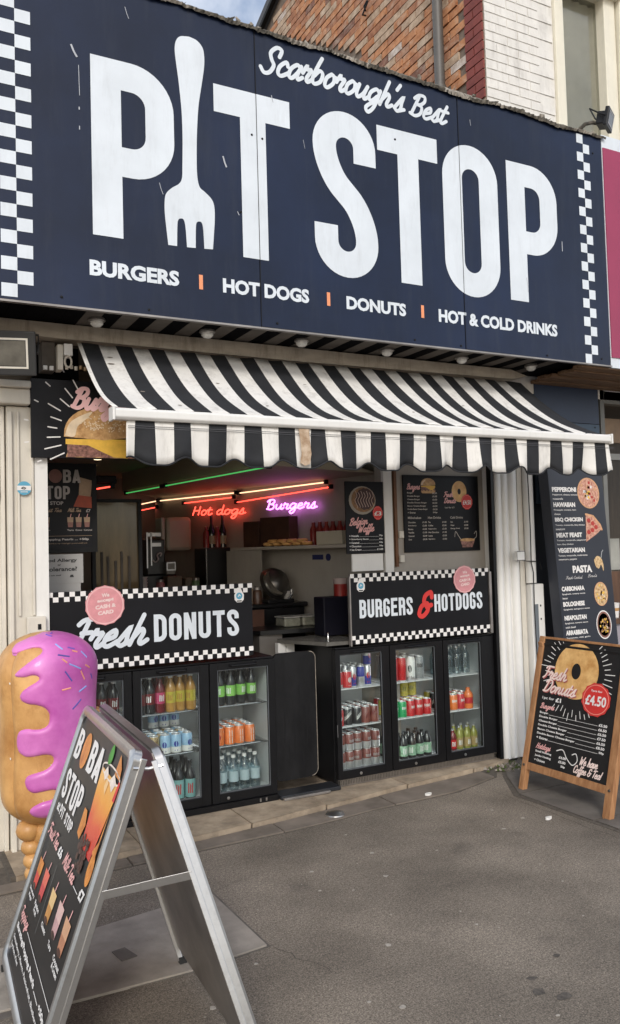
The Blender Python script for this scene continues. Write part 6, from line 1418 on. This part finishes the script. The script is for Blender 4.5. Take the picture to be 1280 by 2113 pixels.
# poster print; (u, v) origin of the traced layout sits f0 above the feet
ps = S(fs.p(0, ext, .0), fs.u, fs.v)
pw = print_white
mb = MB(); cond(mb, ps, 'B', .055, .785, .10, .112, pw, s=.17, slope=0); cond(mb, ps, 'BA', .325, .790, .215, .112, pw, s=.17, gap=.07)
cond(mb, ps, 'STOP', .060, .632, .36, .110, pw, s=.17); text(mb, ps, 'at', .07, .580, .05, .034, pw, bold=.03); cond(mb, ps, 'PIT STOP', .135, .578, .27, .040, pw, s=.17)
mb.build('title_lettering', BB)
orange_fruit = mat('orange_fruit', (.62, .18, .02), .4, .3, 15, col2=(.85, .34, .06))
mb = MB(); mb.ell(ps, .238, .842, .062, .066, .002, orange_fruit, 24); mb.build('orange_picture', BB)
def grad_mat():
    m = bpy.data.materials.new('fruit_drink_print'); m.use_nodes = True; n, l = m.node_tree.nodes, m.node_tree.links; b = n['Principled BSDF']; b.inputs['Roughness'].default_value = .3; b.inputs['Coat Weight'].default_value = .3
    g = n.new('ShaderNodeNewGeometry'); sx = n.new('ShaderNodeSeparateXYZ'); mr = n.new('ShaderNodeMapRange'); r = n.new('ShaderNodeValToRGB'); nz = n.new('ShaderNodeTexNoise'); nz.inputs['Scale'].default_value = 9; ad = n.new('ShaderNodeMath'); ad.operation = 'MULTIPLY_ADD'; ad.inputs[1].default_value = .06
    l.new(g.outputs['Position'], sx.inputs[0]); l.new(g.outputs['Position'], nz.inputs['Vector']); l.new(nz.outputs['Fac'], ad.inputs[0]); l.new(sx.outputs['Z'], ad.inputs[2]); l.new(ad.outputs[0], mr.inputs['Value'])
    mr.inputs['From Min'].default_value = .66; mr.inputs['From Max'].default_value = .92; l.new(mr.outputs[0], r.inputs['Fac'])
    e = r.color_ramp.elements; e[0].position = 0; e[0].color = (.62, .03, .02, 1); e[1].position = 1; e[1].color = (.85, .50, .12, 1)
    x = r.color_ramp.elements.new(.35); x.color = (.78, .10, .03, 1); x = r.color_ramp.elements.new(.62); x.color = (.90, .38, .03, 1)
    l.new(r.outputs['Color'], b.inputs['Base Color']); return m
gd = grad_mat()
mb = MB(); mb.poly(ps, [(.60, .60), (.755, .595), (.82, .80), (.825, .85), (.555, .855), (.56, .80)], .002, gd); mb.build('drink_picture', BB)
mb = MB(); gl = mat('glass_print', (.80, .70, .62), .4, .15, 30); mb.stroke(ps, [(.69 + .135 * math.cos(k * PI / 12), .860 + .022 * math.sin(k * PI / 12)) for k in range(24)], .006, .0030, gl, closed=True)
mb.poly(ps, [(.60, .845), (.64, .825), (.67, .85), (.63, .872)], .0034, gl); mb.poly(ps, [(.70, .84), (.76, .815), (.79, .85), (.74, .87)], .0034, gl); mb.poly(ps, [(.655, .81), (.69, .79), (.70, .83), (.67, .84)], .0032, mat('ice_print', (.85, .55, .25), .4)); mb.build('glass_picture', BB)
leaf_m = mat('leaf_print', (.06, .30, .03), .5, .3, 30)
mb = MB(); mb.poly(ps, catmull([(.615, .875), (.600, .905), (.625, .945), (.655, .92), (.650, .885), (.615, .875)], 4)[:-1], .0036, leaf_m); mb.build('leaf_picture', BB)
mb = MB(); mb.poly(ps, [(.735, .868), (.745, .935), (.80, .90), (.815, .865)], .0030, orange_fruit); mb.build('fruit_slice', BB)
mb = MB(); mb.poly(ps, [(.80, .80), (.83, .80), (.835, .86), (.815, .865)], .0034, print_red); mb.build('straw_picture', BB)
mb = MB(); mb.poly(ps, [(.50, .615), (.55, .605), (.58, .66), (.545, .70), (.50, .70)], .0034, orange_fruit); mb.build('fruit_slice', BB)
mb = MB(); mb.ell(ps, .80, .585, .035, .05, .0034, orange_fruit, 16); mb.poly(ps, [(.76, .63), (.80, .67), (.82, .78), (.81, .60)], .003, orange_fruit); mb.build('fruit_slice', BB)
mb = MB(); bb_ = mat('pearl_print', (.035, .012, .010), .3, .5, 60, col2=(.10, .03, .02))
for i in range(34): mb.ell(ps, random.uniform(.57, .70), random.uniform(.535, .635), .014, .012, .0036 + .0002 * (i % 4), bb_, 9)
mb.build('pearls_picture', BB)
mb = MB(); script(mb, ps, 'Fruit Tea', .055, .487, .24, .024, print_pink, wt=.3); text(mb, ps, '£6', .315, .483, .075, .036, pw, bold=.05); script(mb, ps, 'Milk Tea', .430, .487, .22, .024, print_pink, wt=.3); mb.stroke(ps, [(.66, .49), (.74, .49)], .003, .002, pw); text(mb, ps, '£7', .755, .485, .07, .036, pw, bold=.05); mb.build('subtitle_lettering', BB)
ccol = [(mat('cup_red', (.66, .06, .04), .4, .2), orange_fruit), (mat('cup_rose', (.62, .07, .07), .4, .2), mat('cup_rose_top', (.75, .15, .10), .4)), (mat('cup_amber', (.55, .26, .07), .4, .2), mat('cup_cream', (.75, .52, .24), .4)), (mat('cup_lilac', (.50, .30, .30), .4, .2), mat('cup_lilac_top', (.68, .46, .42), .4)), (mat('cup_tan', (.50, .22, .12), .4, .2), mat('cup_tan_top', (.68, .38, .22), .4))]
for (u, v), (c1, c2) in zip(((.12, .300), (.265, .305), (.455, .300), (.605, .310), (.740, .310)), ccol):
    mb = MB(); cup(mb, ps, u, v, .085, .10, c1, c2); mb.ell(ps, u, v + .004, .030, .010, .0026, bb_, 10); mb.build('cup_picture', BB)
mb = MB(); mb.stroke(ps, [(.366, .46), (.366, .225)], .003, .002, mat('grey_line', (.2, .2, .2)))
for t_, u, v, w__ in (('Strawberry', .06, .272, .12), ('Mango', .075, .252, .07), ('Passion', .215, .272, .10), ('Fruit', .230, .252, .06), ('Classic', .41, .270, .09), ('Taro', .575, .272, .06), ('Coconut', .69, .276, .11), ('& Cream', .70, .256, .10)): text(mb, ps, t_, u, v, w__, .017, pw, bold=.03)
script(mb, ps, 'Toppings', .055, .180, .18, .020, print_pink, wt=.3) 
text(mb, ps, 'Bursting/Popping Pearls ........ +50p', .055, .125, .76, .026, pw, bold=.04); mb.stroke(ps, [(.25, .185), (.84, .185)], .003, .002, pw)
text(mb, ps, 'Strawberry, Mango, Passionfruit, Blueberry', .055, .090, .70, .018, pw, bold=.02); text(mb, ps, 'Lychee, Kiwi', .055, .064, .2, .018, pw, bold=.02)
mb.build('price_list', BB)

# ------------------------------------------------------------ big ice lolly statue behind the board
ST = thing('ice_cream_statue', 'giant ice cream statue with pink dripping icing and sprinkles at the left', 'statue', (.745, -.60, 0))
biscuit = mat('biscuit_fibreglass', (.50, .235, .065), .42, .2, 4.5, col2=(.70, .40, .15), bump=.5, bscale=9, coat=.05, dirt=.85, dcol=(.34, .14, .035), dsc=(1.8, 1.8, 1.2))
icing = mat('pink_icing', (.52, .085, .40), .40, .15, 3.5, coat=.15, col2=(.70, .22, .56), bump=.35, bscale=9, dirt=.3, dcol=(.36, .07, .28), dsc=(1.5, 1.5, 1.5))
CX, CY = .748, -.60
ZB, ZT = .33, 1.238
def body_r(z, a):
    t = (z - ZB) / (ZT - ZB)
    top = math.sqrt(max(0, 1 - max(0, (t - .78) / .22) ** 2.3)); bot_ = math.sqrt(max(0, 1 - max(0, (.16 - t) / .16) ** 2.2))
    r = .228 * top * bot_ * (1 - .06 * (1 - t))
    r *= 1 + .022 * math.sin(z * 13 + 2 * a) + .02 * math.sin(3 * a + 1)
    # a lengthwise fold on the left flank
    r *= 1 - .07 * math.exp(-((a - 3.72) / .10) ** 2) + .03 * math.exp(-((a - 3.92) / .16) ** 2)
    return r
def ring_pt(a, z, k=0): r = body_r(z, a) + k; return (CX + r * math.cos(a), CY + r * math.sin(a), z)
NZ, NA = 56, 64
mb = MB(); vs = []; 
for i in range(NZ + 1):
    z = ZB + (ZT - ZB) * (1 - math.cos(PI * i / NZ)) / 2
    for j in range(NA): vs.append(ring_pt(2 * PI * j / NA, z))
mb.add(vs, [(i * NA + j, i * NA + (j + 1) % NA, (i + 1) * NA + (j + 1) % NA, (i + 1) * NA + j) for i in range(NZ) for j in range(NA)], biscuit)
mb.build('body', ST, smooth=True)
# icing: edge angle measured from the direction that faces the street camera side
FA = math.atan2(-4.8 - CY, 0 - CX)       # towards the viewer's side of the street
def px_to(py): return 1.24 - (py - 1300) * (.86 / 385)
import numpy as np
trace = [(300, 60), (250, 140), (180, 178), (125, 222), (100, 262), (115, 280), (160, 268), (220, 248), (275, 238), (312, 246), (320, 266), (298, 290), (250, 320), (200, 355), (150, 395), (128, 424), (145, 442), (200, 440), (250, 427), (288, 438), (296, 460), (270, 482), (220, 510), (178, 542), (160, 578), (175, 612), (220, 632), (280, 642), (335, 668), (364, 712), (362, 772), (335, 806), (275, 820), (205, 813), (152, 825), (128, 870), (128, 935), (148, 985), (195, 1014), (255, 1012), (325, 1003), (375, 1014), (392, 1046), (372, 1086), (325, 1116), (258, 1134), (205, 1152), (188, 1194), (205, 1244), (248, 1270), (315, 1264), (385, 1262), (412, 1282), (385, 1325), (300, 1342), (238, 1372), (216, 1406), (238, 1440), (295, 1464), (370, 1466)]
tr = catmull(trace, 4)
def to_sz(x, y):
    z = px_to(1260 + y / 3.523); rr = body_r(min(z, 1.20), FA) / .228
    return (math.asin(max(-.96, min(.96, (x / 3.523 - 97) / (104 * max(.55, rr))))), z)
outl = [to_sz(x, y) for x, y in tr] + [(3.25, px_to(1676)), (3.25, 1.40), (-.9, 1.40)]
OV = np.array([(a * .22, z) for a, z in outl])
A_, Z_ = np.meshgrid(np.linspace(-1.25, 3.2, 240), np.linspace(px_to(1690), ZT - .0005, 240))
PX_, PY_ = A_ * .22, Z_
dist = np.full(A_.shape, 9.0); ins_ = np.zeros(A_.shape, bool)
for (x0, y0), (x1, y1) in zip(OV, np.roll(OV, -1, 0)):
    dx, dy = x1 - x0, y1 - y0; L2_ = dx * dx + dy * dy + 1e-12
    t_ = np.clip(((PX_ - x0) * dx + (PY_ - y0) * dy) / L2_, 0, 1)
    dist = np.minimum(dist, np.hypot(PX_ - x0 - t_ * dx, PY_ - y0 - t_ * dy))
    cr = ((y0 > PY_) != (y1 > PY_)) & (PX_ < (x1 - x0) * (PY_ - y0) / (y1 - y0 + 1e-15) + x0); ins_ ^= cr
sd_ = np.where(ins_, dist, -dist)
H_ = np.where(sd_ > 0, .0165 * np.sqrt(np.clip(1 - (1 - np.clip(sd_ / .024, 0, 1)) ** 2, 0, 1)) - .0015, -.0015 + sd_ * .5)
n0, n1 = A_.shape; idx = -np.ones(A_.shape, int); vs = []; keep = sd_ > -.012
for i in range(n0):
    for j in range(n1):
        if keep[i, j]: idx[i, j] = len(vs); vs.append(ring_pt(FA + float(A_[i, j]), float(Z_[i, j]), float(H_[i, j])))
fs_ = [(int(idx[i, j]), int(idx[i, j + 1]), int(idx[i + 1, j + 1]), int(idx[i + 1, j])) for i in range(n0 - 1) for j in range(n1 - 1) if keep[i, j] and keep[i, j + 1] and keep[i + 1, j] and keep[i + 1, j + 1]]
mb = MB(); mb.add(vs, fs_, icing); ic = mb.build('icing', ST, smooth=True)
spr = [mat('sprinkle_' + n_, c, .35) for n_, c in (('violet', (.18, .10, .45)), ('blue', (.26, .36, .75)), ('orange', (.80, .33, .22)), ('navy', (.10, .08, .36)))]
for px_, py_, ang, c, l_ in ((113, 1307, 10, 0, .05), (134, 1304, -5, 0, .03), (131, 1329, 40, 1, .04), (158, 1334, 15, 0, .04), (136, 1347, 12, 3, .06), (163, 1341, 15, 2, .03), (157, 1371, 25, 1, .07), (142, 1389, 55, 3, .06), (172, 1392, 60, 2, .05), (137, 1415, -5, 2, .045), (172, 1421, -20, 1, .055), (158, 1450, -35, 3, .065), (190, 1398, 60, 3, .03), (136, 1357, 40, 2, .03), (182, 1375, 30, 2, .035), (180, 1350, 50, 1, .04)):
    z = px_to(py_); s_ = (px_ - 97) / 104; a = FA + math.asin(max(-.97, min(.97, s_)))
    da = math.radians(ang); P = []
    for q in (-1, 0, 1): P.append(ring_pt(a + q * l_ / 2 * math.cos(da) / .23, z - q * l_ / 2 * math.sin(da), .0125))
    mb = MB(); mb.tube(P, .0050, spr[c], 8); mb.build('sprinkle', ST, smooth=True)
# small dough knob peeping over the board's top rail
mb = MB(); mb.lathe([(.0005, .04, 0), (.028, .03, 0), (.042, 0, 0), (.028, -.03, 0), (.0005, -.04, 0)], (1.0, -.55, .80), [biscuit], 20); mb.build('knob', ST, smooth=True)
# knobbly stem
def blob(mb, c, rx, ry, rz, mt, n=14, m=8):
    vs = [];
    for i in range(m + 1):
        ph = PI * i / m
        for j in range(n): a = 2 * PI * j / n; vs.append((c[0] + rx * math.sin(ph) * math.cos(a), c[1] + ry * math.sin(ph) * math.sin(a), c[2] + rz * math.cos(ph)))
    mb.add(vs, [(i * n + j, i * n + (j + 1) % n, (i + 1) * n + (j + 1) % n, (i + 1) * n + j) for i in range(m) for j in range(n)], mt)
for (x, z, r_) in ((.655, .315, .062), (.74, .30, .085), (.83, .31, .07), (.665, .235, .050), (.74, .215, .062), (.82, .23, .055), (.668, .175, .046), (.74, .155, .056), (.81, .165, .048), (.672, .115, .044), (.745, .10, .055), (.81, .11, .046), (.675, .055, .044), (.745, .045, .050), (.81, .05, .045)):
    mb = MB(); blob(mb, (x, -.64 + random.uniform(-.02, .02), z), r_, r_, r_ * .85, biscuit); mb.build('knob', ST, smooth=True)
mb = MB(); mb.tube([(.745, -.60, .0), (.745, -.60, .36)], .075, biscuit, 16); mb.build('stem', ST, smooth=True)

chip = mat('chipped_paint', (.72, .68, .62), .7, .2)
for i in range(7):
    a = FA + random.uniform(-1.1, .6); z = random.uniform(.45, 1.1); q0 = Vector(ring_pt(a, z, .002)); s_ = random.uniform(.002, .006)
    sd2 = float(0)
    k = [Vector(ring_pt(a + s_ / .22 * math.cos(j), z + s_ * 1.4 * math.sin(j) * random.uniform(.5, 1.2), .0022)) for j in (0, 1, 2.2, 3.2, 4.4, 5.4)]
    mb = MB(); mb.add(k, [tuple(range(6))], chip); mb.build('paint_chip', ST)
